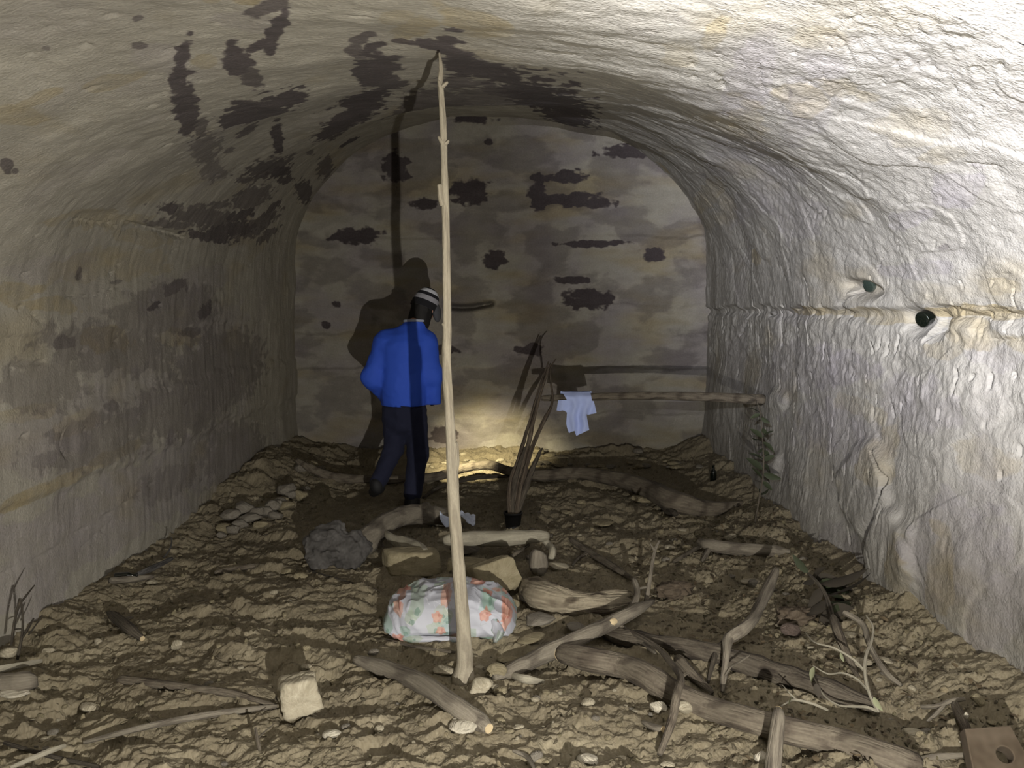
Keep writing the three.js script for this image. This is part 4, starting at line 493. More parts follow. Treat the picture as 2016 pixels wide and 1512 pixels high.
// rubble heaped in the far left corner
{
  const r = rng(404), L = 'grey rubble stone heaped at the foot of the left wall'; let k = 0;
  for (const [x, y, w, h] of [[592, 914, 26, 18], [612, 908, 20, 14], [630, 915, 22, 12], [560, 935, 36, 26], [580, 930, 18, 16], [545, 945, 30, 20], [520, 955, 26, 18], [508, 960, 22, 18], [590, 978, 24, 22], [500, 980, 28, 22], [530, 975, 30, 22], [550, 968, 30, 20], [476, 990, 40, 24], [516, 998, 34, 18], [546, 990, 28, 16], [560, 1000, 28, 16], [450, 1012, 34, 22], [486, 1020, 46, 18], [510, 1028, 26, 16], [440, 1040, 30, 16], [455, 1052, 26, 14], [434, 1052, 18, 12], [470, 1036, 30, 14], [540, 1014, 26, 14], [640, 925, 18, 10], [655, 920, 16, 8], [571, 952, 24, 16], [600, 942, 20, 12]])
    stone(x, y, w * 1.15, h * 1.15, r() > .5 ? rock.grey : rock.tan, L, { seed: 500 + k++, group: 'rubble heap in the far left corner', tall: .95, sink: -.25, detail: 4, cuts: 16, soft: .07 });
  for (let i = 0; i < 34; i++) { const x = 1000 + r() * 400, y = 888 + r() * 26, w = 10 + r() * 18; stone(x, y, w, w * .5, r() > .5 ? rock.tan : rock.grey, 'small tan rock lying at the foot of the back wall', { seed: 600 + i, group: 'small rocks along the back wall', detail: 2, tall: .8 }); }
  for (let i = 0; i < 18; i++) { const x = 840 + r() * 170, y = 888 + r() * 16, w = 8 + r() * 14; stone(x, y, w, w * .5, rock.pale, 'small torchlit rock at the foot of the back wall', { seed: 640 + i, group: 'torchlit rocks by the back wall', detail: 2, tall: .8 }); }
}
// pebbles that nothing tells apart, a few shapes shared
{
  const r = rng(909), G = [0, 1, 2, 3, 4, 5, 6, 7].map(i => stoneGeo(700 + i, 2, 9, .05)), kinds = [['small pale pebble scattered on the bare left floor', 'pebbles on the left floor', 90, () => [20 + r() * 820, 1080 + r() * 420]], ['small pale pebble in the middle foreground between the logs', 'pebbles in the middle foreground', 60, () => [960 + r() * 400, 1340 + r() * 165]], ['small stone among the twigs and rubble under the right wall', 'rubble under the right wall', 130, () => { const t = r(); return [1500 + t * 500 + (r() - .5) * 160, 1080 + t * 360 + r() * 120]; }], ['small tan stone on the rough floor below the arching root', 'stones on the far right floor', 70, () => [1040 + r() * 400, 950 + r() * 170]]];
  for (const [label, group, n, spot] of kinds) for (let i = 0; i < n; i++) {
    const [px, py] = spot(), p = hit(px, py, .02), s = (.006 + .016 * Math.pow(r(), 2.2)) * (-p.z > 4.6 ? 1.5 : 1), x = p.x, z = p.z; if (x < -halfL(-z) + .12 || x > halfR(-z) - .2) continue;
    const m = solid('pebble', G[i % 8], r() > .75 ? rock.pale : r() > .35 ? rock.tan : rock.grey); m.scale.set(s * (.8 + r() * .6), s * (.5 + r() * .4), s * (.8 + r() * .5)); m.rotation.y = r() * 6.28; m.position.set(x, floorH(x, -z) + s * .25, z); tag(m, label, 'pebble', group);
  }
}
// crumbs, chips and leaf litter that nobody could count
{
  const r = rng(1212), g = stoneGeo(777, 1, 7, .08), n = 9000, im = new THREE.InstancedMesh(g, rock.tan, n), M = new THREE.Matrix4(), Q = new THREE.Quaternion(), E = new THREE.Euler(), c = new THREE.Color();
  for (let i = 0; i < n; i++) {
    let x, d; const t = r(); if (t < .40) { d = 2.5 + r() * 3.6; x = halfR(d) - .1 - Math.pow(r(), 1.3) * (1.5 - .12 * d); } else if (t < .55) { d = 3 + r() * 5; x = -halfL(d) + .08 + Math.pow(r(), 2) * .7; } else { d = 2.4 + Math.pow(r(), 1.4) * 5.8; x = -2.1 + r() * 3.9; }
    const s = .0025 + .008 * Math.pow(r(), 2.5); E.set(r() * 6, r() * 6, r() * 6); M.compose(V3(x, floorH(x, d) + s * .3, -d), Q.setFromEuler(E), V3(s * (.8 + r()), s * (.4 + r() * .4), s * (.8 + r()))); im.setMatrixAt(i, M); const q = .5 + r() * .6; im.setColorAt(i, c.setRGB(q, q * (.97 + .05 * r()), q * (.95 + .1 * r())));
  }
  im.name = 'gravel'; scene.add(im); tag(im, 'fine gravel and earth crumbs strewn over the cave floor', 'gravel', null, 'stuff');
  const lg = leafGeo(1, .5, .3, .4), lm = new THREE.MeshStandardMaterial({ color: 0x5a5040, roughness: .9, side: THREE.DoubleSide }), m2 = 900, il = new THREE.InstancedMesh(lg, lm, m2);
  for (let i = 0; i < m2; i++) { const d = 2.5 + r() * 3.2, x = halfR(d) - .12 - Math.pow(r(), 1.2) * 1.1, s = .015 + .03 * r(); E.set(-1.4 + (r() - .5) * .9, r() * 6.28, (r() - .5) * .8, 'YXZ'); M.compose(V3(x, floorH(x, d) + .006, -d), Q.setFromEuler(E), V3(s, s, s)); il.setMatrixAt(i, M); const q = .4 + r() * 1.1; il.setColorAt(i, c.setRGB(q, q * .95, q * .85)); }
  il.name = 'leaf_litter'; scene.add(il); tag(il, 'dry brown leaf litter in the rubble under the right wall', 'leaf litter', null, 'stuff');
}
// ---------------------------------------------------------------- floral plastic bag
{
  const cv = document.createElement('canvas'); cv.width = cv.height = 1024; const c = cv.getContext('2d'), r = rng(88); c.fillStyle = '#aeb0ba'; c.fillRect(0, 0, 1024, 1024);
  const blot = (x, y, s, col, n = 9) => { c.fillStyle = col; c.beginPath(); for (let i = 0; i <= n; i++) { const a = i / n * 6.2832, q = s * (.65 + .5 * Math.abs(Math.sin(a * 2.5 + x)) * (.6 + .4 * r())); i ? c.lineTo(x + q * Math.cos(a), y + q * Math.sin(a)) : c.moveTo(x + q, y); } c.closePath(); c.fill(); };
  for (let i = 0; i < 70; i++) { const x = r() * 1024, y = r() * 1024; c.globalAlpha = .55; blot(x, y, 34 + r() * 46, ['#7f9a8a', '#9aa893', '#8b9a86', '#a9b0a2', '#8fa6a2'][i % 5]); c.globalAlpha = .6; blot(x + 20 * r(), y + 20, 12 + r() * 14, '#5f7c6e'); }
  for (let i = 0; i < 30; i++) { const x = r() * 1024, y = r() * 1024, s = 40 + r() * 36; c.globalAlpha = .7; blot(x, y, s, ['#c28472', '#b98f7f', '#b97866'][i % 3], 14); c.globalAlpha = .6; blot(x - s * .2, y + s * .2, s * .5, '#c8a08f', 10); c.globalAlpha = .5; blot(x + s * .3, y - s * .3, s * .3, '#a35f50', 8); }
  c.globalAlpha = .35; for (let i = 0; i < 60; i++) { c.strokeStyle = i % 2 ? '#ffffff' : '#8c8f86'; c.lineWidth = 1 + r() * 3; c.beginPath(); const x = r() * 1024, y = r() * 1024; c.moveTo(x, y); c.quadraticCurveTo(x + (r() - .5) * 200, y + (r() - .5) * 200, x + (r() - .5) * 260, y + (r() - .5) * 260); c.stroke(); }
  const map = new THREE.CanvasTexture(cv); map.colorSpace = THREE.SRGBColorSpace; map.wrapS = map.wrapT = THREE.MirroredRepeatWrapping;
  const bm = new THREE.MeshPhysicalMaterial({ map, roughness: .55, clearcoat: .15, clearcoatRoughness: .5 });
  const P = hit(880, 1257, .02), k = 3.95 / F, hw = 128 * k, hd = .20, H = .185, g = new THREE.SphereGeometry(1, 120, 80), a = g.attributes.position, v = V3(0, 0, 0), uv = [];
  const sp = (q, e) => Math.sign(q) * Math.pow(Math.abs(q), e);
  for (let i = 0; i < a.count; i++) {
    v.fromBufferAttribute(a, i); let x = sp(v.x, .36), y = sp(v.y, .5), z = sp(v.z, .42);
    const t = (y + 1) / 2, shrink = 1.04 - .24 * t; let X = x * hw * shrink, Z = z * hd * (1 - .2 * t), Y = t * H;
    if (x > 0) { X *= 1.03; Y *= 1 - .22 * Math.pow(x, 3); } else Y *= 1 - .12 * x * x;               // slumped right shoulder
    const fold = .018 * Math.pow(1 - Math.abs(n3(X * 9 + Y * 5, Y * 7 - X * 3, Z * 8)), 3) + .011 * Math.pow(1 - Math.abs(n3(X * 16 + 3, Y * 22 + X * 12, Z * 12)), 4) + .012 * n3(X * 6, Y * 6, Z * 6);
    const n = V3(x / hw, y / H, z / hd).normalize(), f = fold * sstep(0, .15, t + .08); X += n.x * f; Y += n.y * f; Z += n.z * f;
    if (t < .12) { const s = 1 + .10 * (1 - t / .12) * (.5 + n3(X * 14, 2, Z * 14)); X *= s; Z *= s; }
    a.setXYZ(i, X, Y, Z); uv.push(X * 1.7 + .5, (Y + Math.abs(Z) * .3) * 1.9 + (z < 0 ? .4 : 0));
  }
  g.setAttribute('uv', new THREE.Float32BufferAttribute(uv, 2)); g.computeVertexNormals();
  const o = thing('bag', V3(P.x, groundAt(P.x, P.z - hd) - .015, P.z - hd), 'white plastic bag with orange and green floral print', 'bag'), m = solid('body', g, bm, o);
  // gathered corner hanging out at the right front
  const cs = [V3(.20, .07, hd * .75), V3(.235, .035, hd * .95), V3(.225, .01, hd * 1.12)]; const cg = sweep(cs, [.05, .045, .02], { rough: .35, seed: 3, sides: 16, step: .012, flat: .5 }); { const q = cg.attributes.uv, p2 = cg.attributes.position; for (let i = 0; i < q.count; i++) q.setXY(i, p2.getX(i) * 1.9 + .5, p2.getY(i) * 2.2); } solid('corner', cg, bm, o);
  const lip = sweep([V3(-.26, .02, hd * .7), V3(-.17, .012, hd * .98), V3(-.05, .012, hd * 1.04), V3(.08, .012, hd * 1.05)], [.014, .018, .016, .012], { rough: .4, seed: 9, sides: 10, step: .015 }); { const q = lip.attributes.uv, p2 = lip.attributes.position; for (let i = 0; i < q.count; i++) q.setXY(i, p2.getX(i) * 1.9 + .5, p2.getY(i) * 2.2); } solid('hem', lip, bm, o);
}
// ---------------------------------------------------------------- black pot with a bundle of split sticks, the rail and the shirt
{
  const p = hit(1010, 1040, .0), k = 5.7 / F, pts = [[.001, 0], [.045, 0], [.05, .01], [.06, .10], [.063, .115], [.068, .115], [.068, .128], [.058, .128], [.052, .03], [.001, .03]].map(([x, y]) => new THREE.Vector2(x, y)), g = new THREE.LatheGeometry(pts, 36);
  const d = 5.72, c = at(1010, 1022, d), y0 = groundAt(c.x, -d) - .01, o = thing('flower_pot', V3(c.x, y0, -d), 'black plastic flower pot holding the stick bundle', 'pot'); solid('body', g, new THREE.MeshStandardMaterial({ color: 0x18181a, roughness: .6 }), o);
  const e = new THREE.CylinderGeometry(.054, .054, .01, 24); e.translate(0, .1, 0); solid('earth', e, rock.dark, o);
  const B = V3(c.x, y0 + .09, -d), rail = 6.38, names = ['leftmost tall split stick of the bundle in the black pot', 'tall split stick in the middle of the pot bundle', 'bent split stick curving out right in the pot bundle', 'short dark splinter at the right side of the pot bundle', 'short dark splinter at the front of the pot bundle'], grp = 'split sticks standing in the black pot';
  let s = 1; for (const [bx, q, R, m] of [
    [-.028, [[1003, 960, 5.80], [1022, 900, 5.92], [1040, 840, 6.05], [1060, 770, 6.22], [1080, 712, 6.36]], [.020, .026, .020, .016, .012, .008], wood.split], [.004, [[1016, 950, 5.82], [1036, 890, 5.95], [1052, 820, 6.08], [1075, 740, 6.28], [1084, 715, 6.34]], [.020, .024, .018, .013, .010, .006], wood.split],
    [.022, [[1028, 950, 5.82], [1048, 880, 5.96], [1070, 830, 6.08], [1088, 790, 6.2], [1084, 745, 6.27], [1085, 722, 6.32], [1095, 706, 6.35]], [.018, .022, .022, .018, .013, .009, .007, .005], wood.split], [.035, [[1032, 970, 5.78], [1046, 930, 5.85], [1060, 895, 5.92], [1068, 882, 5.95]], [.016, .024, .022, .014, .005], wood.dark], [-.008, [[1010, 970, 5.77], [1020, 925, 5.84], [1034, 880, 5.92]], [.018, .020, .018, .008], wood.dark]]) {
    const P = [V3(B.x + bx * .8, B.y, B.z + ((s % 2) - .5) * .05), ...q.map(([x, y, dd]) => at(x, y, dd))]; single('split_stick', sweep(P, R, { rough: .28, seed: 200 + s * 7, sides: 10, flat: .75, step: .018, twist: .8 }), m, names[s - 1], 'stick', grp); s++;
  }
  const L = at(1066, 784, rail), R0 = at(1505, 787, rail + .05), M = at(1290, 779, rail + .02), g2 = sweep([L, at(1180, 781, rail + .01), M, at(1400, 782, rail + .03), R0], [.024, .029, .031, .037, .042], { rough: .07, seed: 211, sides: 12 });
  single('wooden_rail', g2, wood.brown, 'horizontal wooden rail from stick bundle to the right wall', 'rail');
  // the shirt hung over the rail
  const out = [[600, 540], [690, 546], [760, 545], [830, 540], [838, 608], [855, 612], [866, 660], [875, 706], [840, 716], [808, 724], [795, 716], [806, 780], [818, 845], [790, 853], [765, 865], [715, 893], [704, 872], [700, 850], [678, 856], [655, 870], [640, 830], [632, 790], [638, 705], [618, 690], [600, 685], [578, 692], [555, 688], [562, 645], [568, 605], [604, 602], [640, 603], [648, 630], [636, 600], [625, 580]].map(([x, y]) => { const q = at(960 + x / 4.087, 640 + y / 4.087, rail - .05); return new THREE.Vector2(q.x, q.y); });
  let sg = new THREE.ExtrudeGeometry(new THREE.Shape(out), { depth: .005, bevelEnabled: false, steps: 1 }); sg = new TessellateModifier(.016, 8).modify(sg.index ? sg.toNonIndexed() : sg); sg.deleteAttribute('normal'); sg.deleteAttribute('uv'); sg = mergeVertices(sg, 1e-5);
  const topY = at(1130, 772, rail - .05).y, a = sg.attributes.position; for (let i = 0; i < a.count; i++) { const x = a.getX(i), y = a.getY(i), dn = topY - y; let z = -(rail - .05) + a.getZ(i); z += .016 * Math.sin(x * 70 + 2 * n2(y * 8, 1)) * sstep(0, .12, dn) * (.6 + n2(x * 9, y * 5)) + .012 * n2(x * 14, y * 12); z -= .05 * Math.pow(sstep(.05, 0, dn), 2); a.setZ(i, z); } sg.computeVertexNormals();
  const st = thing('shirt', base(sg), 'small pale blue shirt hanging over the wooden rail', 'shirt'); part('body', sg, new THREE.MeshStandardMaterial({ color: 0xb4c3f2, roughness: .85, side: THREE.DoubleSide }), st);
  const bg = new THREE.BoxGeometry(.24, .06, .005, 20, 4, 1); { const q = bg.attributes.position, cx = at(1135, 772, rail).x; for (let i = 0; i < q.count; i++) q.setXYZ(i, q.getX(i) + cx, q.getY(i) + topY - .034, q.getZ(i) - rail - .055 + .008 * Math.sin(q.getX(i) * 60)); bg.computeVertexNormals(); } part('back_panel', bg, st.children[0].material, st);
}
// ---------------------------------------------------------------- white rag over the stump's trunk
{
  const n = 36, m = 16, pos = [], idx = [], A = [[866, 1004], [880, 1001], [893, 1016], [912, 1014], [936, 1018]], sz = { };
  for (let j = 0; j <= m; j++) for (let i = 0; i <= n; i++) { const t = i / n, u = j / m, q = at(866 + 70 * t, 1006 + 12 * Math.sin(t * 7) * (1 - t) + 8 * t + u * (14 + 6 * Math.sin(t * 9)), 5.70 - .10 * u + .06 * t); pos.push(q.x, q.y + .012 * n2(t * 9, u * 5), q.z + .02 * n2(t * 8 + 3, u * 4)); if (i && j) { const b = j * (n + 1) + i; idx.push(b - n - 2, b - 1, b, b - n - 2, b, b - n - 1); } }
  const cnt = pos.length / 3; for (let i = 0; i < cnt; i++) pos.push(pos[i * 3], pos[i * 3 + 1] - .004, pos[i * 3 + 2] - .003); const kk = idx.length; for (let i = 0; i < kk; i += 3) idx.push(idx[i] + cnt, idx[i + 2] + cnt, idx[i + 1] + cnt);
  const g = new THREE.BufferGeometry(); g.setAttribute('position', new THREE.Float32BufferAttribute(pos, 3)); g.setIndex(idx); g.computeVertexNormals(); single('rag', g, new THREE.MeshStandardMaterial({ color: 0xd4dcee, roughness: .85, side: THREE.DoubleSide }), 'crumpled white rag draped on the trunk behind the pole', 'cloth');
}
// ---------------------------------------------------------------- bottles
function bottle(name, pos, dir, L, R, mat, label, cat = 'bottle') {
  const pr = [[.001, 0], [.85, 0], [1, .03], [1, .55], [.9, .64], [.45, .74], [.38, .8], [.38, .95], [.44, .95], [.44, 1], [.3, 1]].map(([x, y]) => new THREE.Vector2(x * R, y * L)), g = new THREE.LatheGeometry(pr, 32), o = thing(name, pos, label, cat); o.quaternion.setFromUnitVectors(V3(0, 1, 0), dir.clone().normalize()); solid('body', g, mat, o);
  const l = new THREE.TorusGeometry(R * .44, R * .07, 8, 24); l.rotateX(Math.PI / 2); l.translate(0, L * .97, 0); solid('lip', l, mat, o); return o;
}
const glassDark = new THREE.MeshPhysicalMaterial({ color: 0x0c110d, roughness: .08, metalness: 0, clearcoat: 1, clearcoatRoughness: .04 }), glassClear = new THREE.MeshPhysicalMaterial({ color: 0x2c3530, roughness: .05, clearcoat: 1, clearcoatRoughness: .03 });
{
  const s1 = onVault(1799, 630), p1 = wallPoint(s1[0], s1[1]), in1 = inward(s1[0], s1[1], V3(0, 0, 0)); const dir1 = in1.clone().negate().add(V3(0, .35, -.5)); bottle('glass_bottle', p1.clone().addScaledVector(in1, .055), dir1, .22, .040, glassDark, 'dark green glass bottle base stuck out of the right wall ledge');
  const s2 = onVault(1714, 563), p2 = wallPoint(s2[0], s2[1]), in2 = inward(s2[0], s2[1], V3(0, 0, 0)); bottle('glass_bottle', p2.clone().addScaledVector(in2, .035), in2.clone().negate().add(V3(0, .45, -.35)), .20, .040, glassClear, 'clear glass bottle base set in the pocket above the ledge');
  const q = hit(226, 1153, .03), q2 = hit(272, 1149, .03); bottle('glass_bottle', V3(q.x, floorBase(q.x, -q.z) + .035, q.z), q2.clone().sub(q), q2.distanceTo(q), .022, glassDark, 'small dark glossy bottle lying at the left wall foot');
  const e = at(1404, 950, 6.95); bottle('glass_bottle', V3(e.x, e.y, e.z), V3(.01, 1, -.08), .15, .028, glassDark, 'dark bottle standing on the far floor by the right wall');
}
// ---------------------------------------------------------------- plants and brush
const leafDark = new THREE.MeshPhysicalMaterial({ color: 0x39402c, roughness: .7, side: THREE.DoubleSide, transmission: .0 }), leafDry = new THREE.MeshStandardMaterial({ color: 0x8f9274, roughness: .8, side: THREE.DoubleSide }), leafBrown = new THREE.MeshStandardMaterial({ color: 0x3a342b, roughness: .85, side: THREE.DoubleSide });
function addLeaf(o, p, dir, L, W, mat, seed) { const r = rng(seed), g = leafGeo(L, W, .25 * r(), .3); const m = solid('leaf', g, mat, o); const up = V3(0, 1, 0), q = new THREE.Quaternion().setFromUnitVectors(up, dir.clone().normalize()); m.quaternion.copy(q).multiply(new THREE.Quaternion().setFromAxisAngle(up, r() * 6.28)); m.position.copy(p).sub(o.position); return m; }
{
  const w = [[1478, 1066, 3], [1486, 1030, 3], [1494, 985, 3.2], [1502, 940, 3.2], [1503, 890, 3], [1500, 850, 2.6], [1497, 815, 2.2], [1490, 790, 1.6]].map(([x, y, r], i) => lay([x, y, r, { d: 5.5 + .03 * i }])), g = sweep(w.map(a => a[0]), w.map(a => a[1]), { rough: .1, sides: 6 }), o = thing('vine', base(g), 'thin leafy vine climbing beside the right wall under the rail', 'plant'); part('stem', g, wood.brown, o);
  let k = 0; for (const [x, y, dx, dy, L] of [[1496, 812, -60, -40, 20], [1497, 815, -50, 20, 18], [1498, 822, 40, 30, 18], [1500, 845, 40, 30, 18], [1501, 862, -60, -50, 26], [1501, 866, -70, -10, 24], [1502, 862, 50, -40, 24], [1502, 870, 60, 40, 24], [1502, 884, -40, 10, 16], [1503, 886, 50, 50, 22], [1503, 905, -60, -40, 26], [1503, 906, 40, -30, 22], [1503, 915, 60, 50, 28], [1502, 925, -70, -50, 34], [1502, 932, 70, 20, 30], [1501, 944, -40, -60, 26], [1501, 948, 60, 50, 22], [1496, 975, -10, -40, 18], [1492, 975, 60, -10, 28]]) { const p = at(x, y, 5.62); addLeaf(o, p, V3(dx, -dy, (k % 3 - 1) * 40), L * 1.25 * 5.6 / F, L * .5 * 5.6 / F, leafDark, 900 + k++); }
}
{
  const w = [[1640, 1218, 9, .04], [1634, 1196, 9, .08], [1626, 1172, 8, .12], [1612, 1150, 7, .16], [1590, 1128, 5, .2]].map(lay), g = sweep(w.map(a => a[0]), w.map(a => a[1]), { rough: .1, sides: 8 }), o = thing('leafy_sprig', base(g), 'wilted sprig of long dark leaves at the right wall foot', 'plant'); part('stem', g, wood.dark, o);
  let k = 0; for (const [x, y, dx, dy, L] of [[1592, 1130, -30, -40, 34], [1596, 1134, 60, 20, 60], [1602, 1140, -50, 10, 30], [1610, 1148, 80, 30, 56], [1612, 1150, 90, -12, 66], [1618, 1158, -50, 40, 40], [1622, 1166, 70, 40, 50], [1626, 1172, 80, -20, 64], [1628, 1180, -60, 30, 46], [1630, 1184, 80, 30, 60], [1632, 1190, 90, 50, 66], [1634, 1196, -40, 50, 44], [1636, 1204, 60, 10, 50], [1638, 1210, 50, 60, 44], [1600, 1140, 10, -60, 30]]) { const q = lay([x, y, 4, .14 - .12 * (y - 1130) / 90])[0]; addLeaf(o, q, V3(dx, -dy, (k % 3 - 1) * 45), L * 1.45 * 4.3 / F, L * .5 * 4.3 / F, k % 3 ? leafBrown : leafDark, 950 + k++); }
}
{
  const T = (pts) => { const w = pts.map(lay); return sweep(w.map(a => a[0]), w.map(a => a[1]), { rough: .08, sides: 6, step: .015 }); };
  const g = T([[1730, 1402, 7, .02], [1712, 1365, 7, .06], [1703, 1325, 7, .1], [1705, 1290, 6, .14], [1716, 1262, 5, .17], [1718, 1232, 4, .2], [1705, 1212, 3, .22]]), o = thing('dry_branch', base(g), 'bare pale brushwood branch spreading above the dark log', 'branch'); part('stem', g, wood.bare, o);
  for (const q of [[[1703, 1322, 6, .1], [1680, 1298, 5, .12], [1640, 1275, 4, .14], [1605, 1265, 3, .15], [1585, 1245, 2, .17]], [[1708, 1358, 5, .07], [1685, 1335, 4, .08], [1660, 1325, 4, .09], [1628, 1326, 3, .1], [1600, 1310, 2, .12]], [[1728, 1400, 6, .02], [1705, 1392, 6, .03], [1680, 1391, 5, .04], [1650, 1388, 3, .05], [1625, 1372, 3, .06], [1600, 1330, 2, .08]], [[1655, 1283, 3, .13], [1648, 1270, 2, .14], [1640, 1268, 2, .14]], [[1630, 1398, 5, .03], [1595, 1384, 5, .05], [1565, 1378, 5, .06], [1545, 1386, 3, .05], [1532, 1394, 2, .03]], [[1568, 1378, 4, .06], [1555, 1365, 3, .07], [1540, 1348, 2, .09]]]) part('side_branch', T(q), wood.bare, o);
  let k = 0; for (const [x, y, dx, dy, L, m] of [[1603, 1312, -20, 60, 30, leafDry], [1606, 1345, 10, 60, 26, leafBrown], [1720, 1372, 20, 50, 26, leafDry], [1655, 1285, 10, 40, 18, leafDry], [1560, 1372, -30, 20, 16, leafDry]]) addLeaf(o, lay([x, y, 3, .11])[0], V3(dx, -dy, 20), L * 3.4 / F, L * .5 * 3.4 / F, m, 980 + k++);
}
// broken board with a round hole at the lower right
{
  const s = new THREE.Shape([[-.085, 0], [.10, 0], [.088, .085], [.075, .165], [-.062, .165], [-.075, .08]].map(([x, y]) => new THREE.Vector2(x, y))), h = new THREE.Path(); h.absarc(.028, .083, .029, 0, 6.2832, true); s.holes.push(h);
  const g = new THREE.ExtrudeGeometry(s, { depth: .05, bevelEnabled: true, bevelSize: .004, bevelThickness: .004, bevelSegments: 2, curveSegments: 28 }), p = hit(1968, 1572, .0), o = solid('holed_brick', g, rock.dark); o.rotation.set(-.75, -.12, .03); o.position.set(p.x, groundAt(p.x, p.z) + .0, p.z); tag(o, 'tan block with a round hole in the bottom right corner', 'brick');
}
// ---------------------------------------------------------------- the visitor at the back of the cave
{
  const d = 6.25, J = (x, y, z = 0) => { const p = at(x, y, d); p.z += z; return p; };       // +z is toward the viewer: the visitor's back
  const gy = groundAt(J(810, 995).x, -d) - .005, lift = gy - J(810, 997).y; const Q = (x, y, z = 0) => { const p = J(x, y, z); p.y += lift * sstep(800, 997, y); return p; };
  const head = Q(836, 603, -.04), neck = Q(818, 640, .0), chest = Q(797, 690, 0), belly = Q(795, 760, -.01), pelvis = Q(796, 808, -.01);
  const sL = Q(762, 676, .01), sR = Q(836, 676, -.01), eL = Q(735, 742, .04), wL = Q(762, 786, -.12), eR = Q(851, 738, .0), wR = Q(834, 774, -.23), hL = Q(777, 812), hR = Q(815, 812), kL = Q(775, 880, -.03), aL = Q(748, 943, .10), kR = Q(823, 888, -.02), aR = Q(813, 965, .02), tR = Q(812, 990, -.14), tL = Q(738, 956, .05), heelL = Q(744, 940, .14);
  const o = thing('person', V3(aR.x, gy, -d), 'person in blue jacket, dark trousers and striped beanie seen from behind', 'person');
  const skin = new THREE.MeshStandardMaterial({ color: 0xb98a70, roughness: .65 }), blue = new THREE.MeshStandardMaterial({ color: 0x2a52c4, roughness: .8 }), navy = new THREE.MeshStandardMaterial({ color: 0x141830, roughness: .9 }), black = new THREE.MeshStandardMaterial({ color: 0x101012, roughness: .7 }), hairM = new THREE.MeshStandardMaterial({ color: 0x0f0d0c, roughness: .75 });
  // body: one continuous surface; head and hands on finer grids of the same field
  const face = new THREE.Matrix4().makeRotationFromEuler(new THREE.Euler(.08, -.55, -.22, 'YXZ')).setPosition(head), inv = face.clone().invert(), fv = V3(0, 0, 0);  // face looks to local -z
  const E = (x, y, z, cx, cy, cz, rx, ry, rz) => (Math.hypot((x - cx) / rx, (y - cy) / ry, (z - cz) / rz) - 1) * Math.min(rx, ry, rz);
  const headF = (X, Y, Z) => { fv.set(X, Y, Z).applyMatrix4(inv); const { x, y, z } = fv, ax = Math.abs(x); let s = E(x, y, z, 0, .025, .01, .076, .095, .095); s = smin(s, E(x, y, z, 0, -.045, -.03, .055, .07, .065), .03); s = smin(s, bone(x, y, z, V3(0, .012, -.088), V3(0, -.026, -.112), .009, .014), .012); s = smin(s, E(ax, y, z, .08, -.005, .012, .012, .03, .018), .008); s = -smin(-s, E(ax, y, z, .032, .012, -.098, .018, .012, .016), .008); s = smin(s, E(x, y, z, 0, -.058, -.088, .024, .005, .009), .006); s = smin(s, E(x, y, z, 0, -.068, -.086, .022, .006, .009), .006); return s; };
  const torch = { a: wR.clone().add(V3(.012, -.075, -.06)), dir: at(962, 918, 8.3).sub(wR).normalize() };
  const palm = wR.clone().add(V3(.004, -.065, -.035)), gripC = torch.a, fl = [];
  { const t = torch.dir, side = V3(1, 0, 0).addScaledVector(t, -t.x).normalize(), up = V3(0, 0, 0).crossVectors(side, t).normalize();     // fingers close round the torch
    for (let i = 0; i < 4; i++) { const c = gripC.clone().addScaledVector(t, .036 - i * .021), R = .027, ring = a => c.clone().addScaledVector(side, R * Math.cos(a)).addScaledVector(up, R * Math.sin(a)), k = [1, 1.1, 1.02, .82][i]; fl.push([ring(2.7), ring(3.9), .0105 * k, .0098 * k], [ring(3.9), ring(5.0), .0098 * k, .009 * k], [ring(5.0), ring(5.9), .009 * k, .008 * k]); }
    const b = gripC.clone().addScaledVector(t, .0); const th = a => b.clone().addScaledVector(side, .029 * Math.cos(a)).addScaledVector(up, .029 * Math.sin(a)); fl.push([th(2.4).addScaledVector(t, -.02), th(1.7).addScaledVector(t, .015), .013, .0115], [th(1.7).addScaledVector(t, .015), th(.8).addScaledVector(t, .04), .0112, .0095]);
    fl.push([wR.clone(), th(2.4).addScaledVector(t, -.02), .026, .022], [th(2.5).addScaledVector(t, -.03), th(2.7).addScaledVector(t, .036), .017, .018]); }
  const handR = bones(fl, .006);
  const lf = []; { const f = V3(.35, -.75, -.4).normalize(), s = V3(.7, .6, -.4).normalize(), k0 = wL.clone().addScaledVector(f, .075); lf.push([wL, k0, .026, .03]); for (let i = 0; i < 4; i++) { const b = k0.clone().addScaledVector(s, (i - 1.5) * .019), k = [.9, 1.05, 1, .8][i], m = b.clone().addScaledVector(f, .036 * k), e = m.clone().addScaledVector(f, .03 * k).add(V3(.012, 0, .006)); lf.push([b, m, .0095, .009], [m, e, .009, .008]); } const tb = wL.clone().addScaledVector(f, .03).addScaledVector(s, -.025); lf.push([tb, tb.clone().addScaledVector(f, .035).addScaledVector(s, -.02), .012, .0105], [tb.clone().addScaledVector(f, .035).addScaledVector(s, -.02), tb.clone().addScaledVector(f, .062).addScaledVector(s, -.018), .0105, .009]); }
  const handL = bones(lf, .006);
  const trunk = bones([[chest, belly, .12, .115], [belly, pelvis, .115, .12], [sL, sR, .055, .055], [chest, neck, .10, .055], [neck, head.clone().add(V3(-.01, -.03, .02)), .052, .055], [sL, eL, .05, .04], [eL, wL, .038, .026], [sR, eR, .05, .04], [eR, wR, .038, .026], [hL, kL, .075, .052], [kL, aL, .05, .034], [hR, kR, .075, .052], [kR, aR, .05, .034], [aR, tR, .034, .028], [aL, tL, .034, .028]], .04);
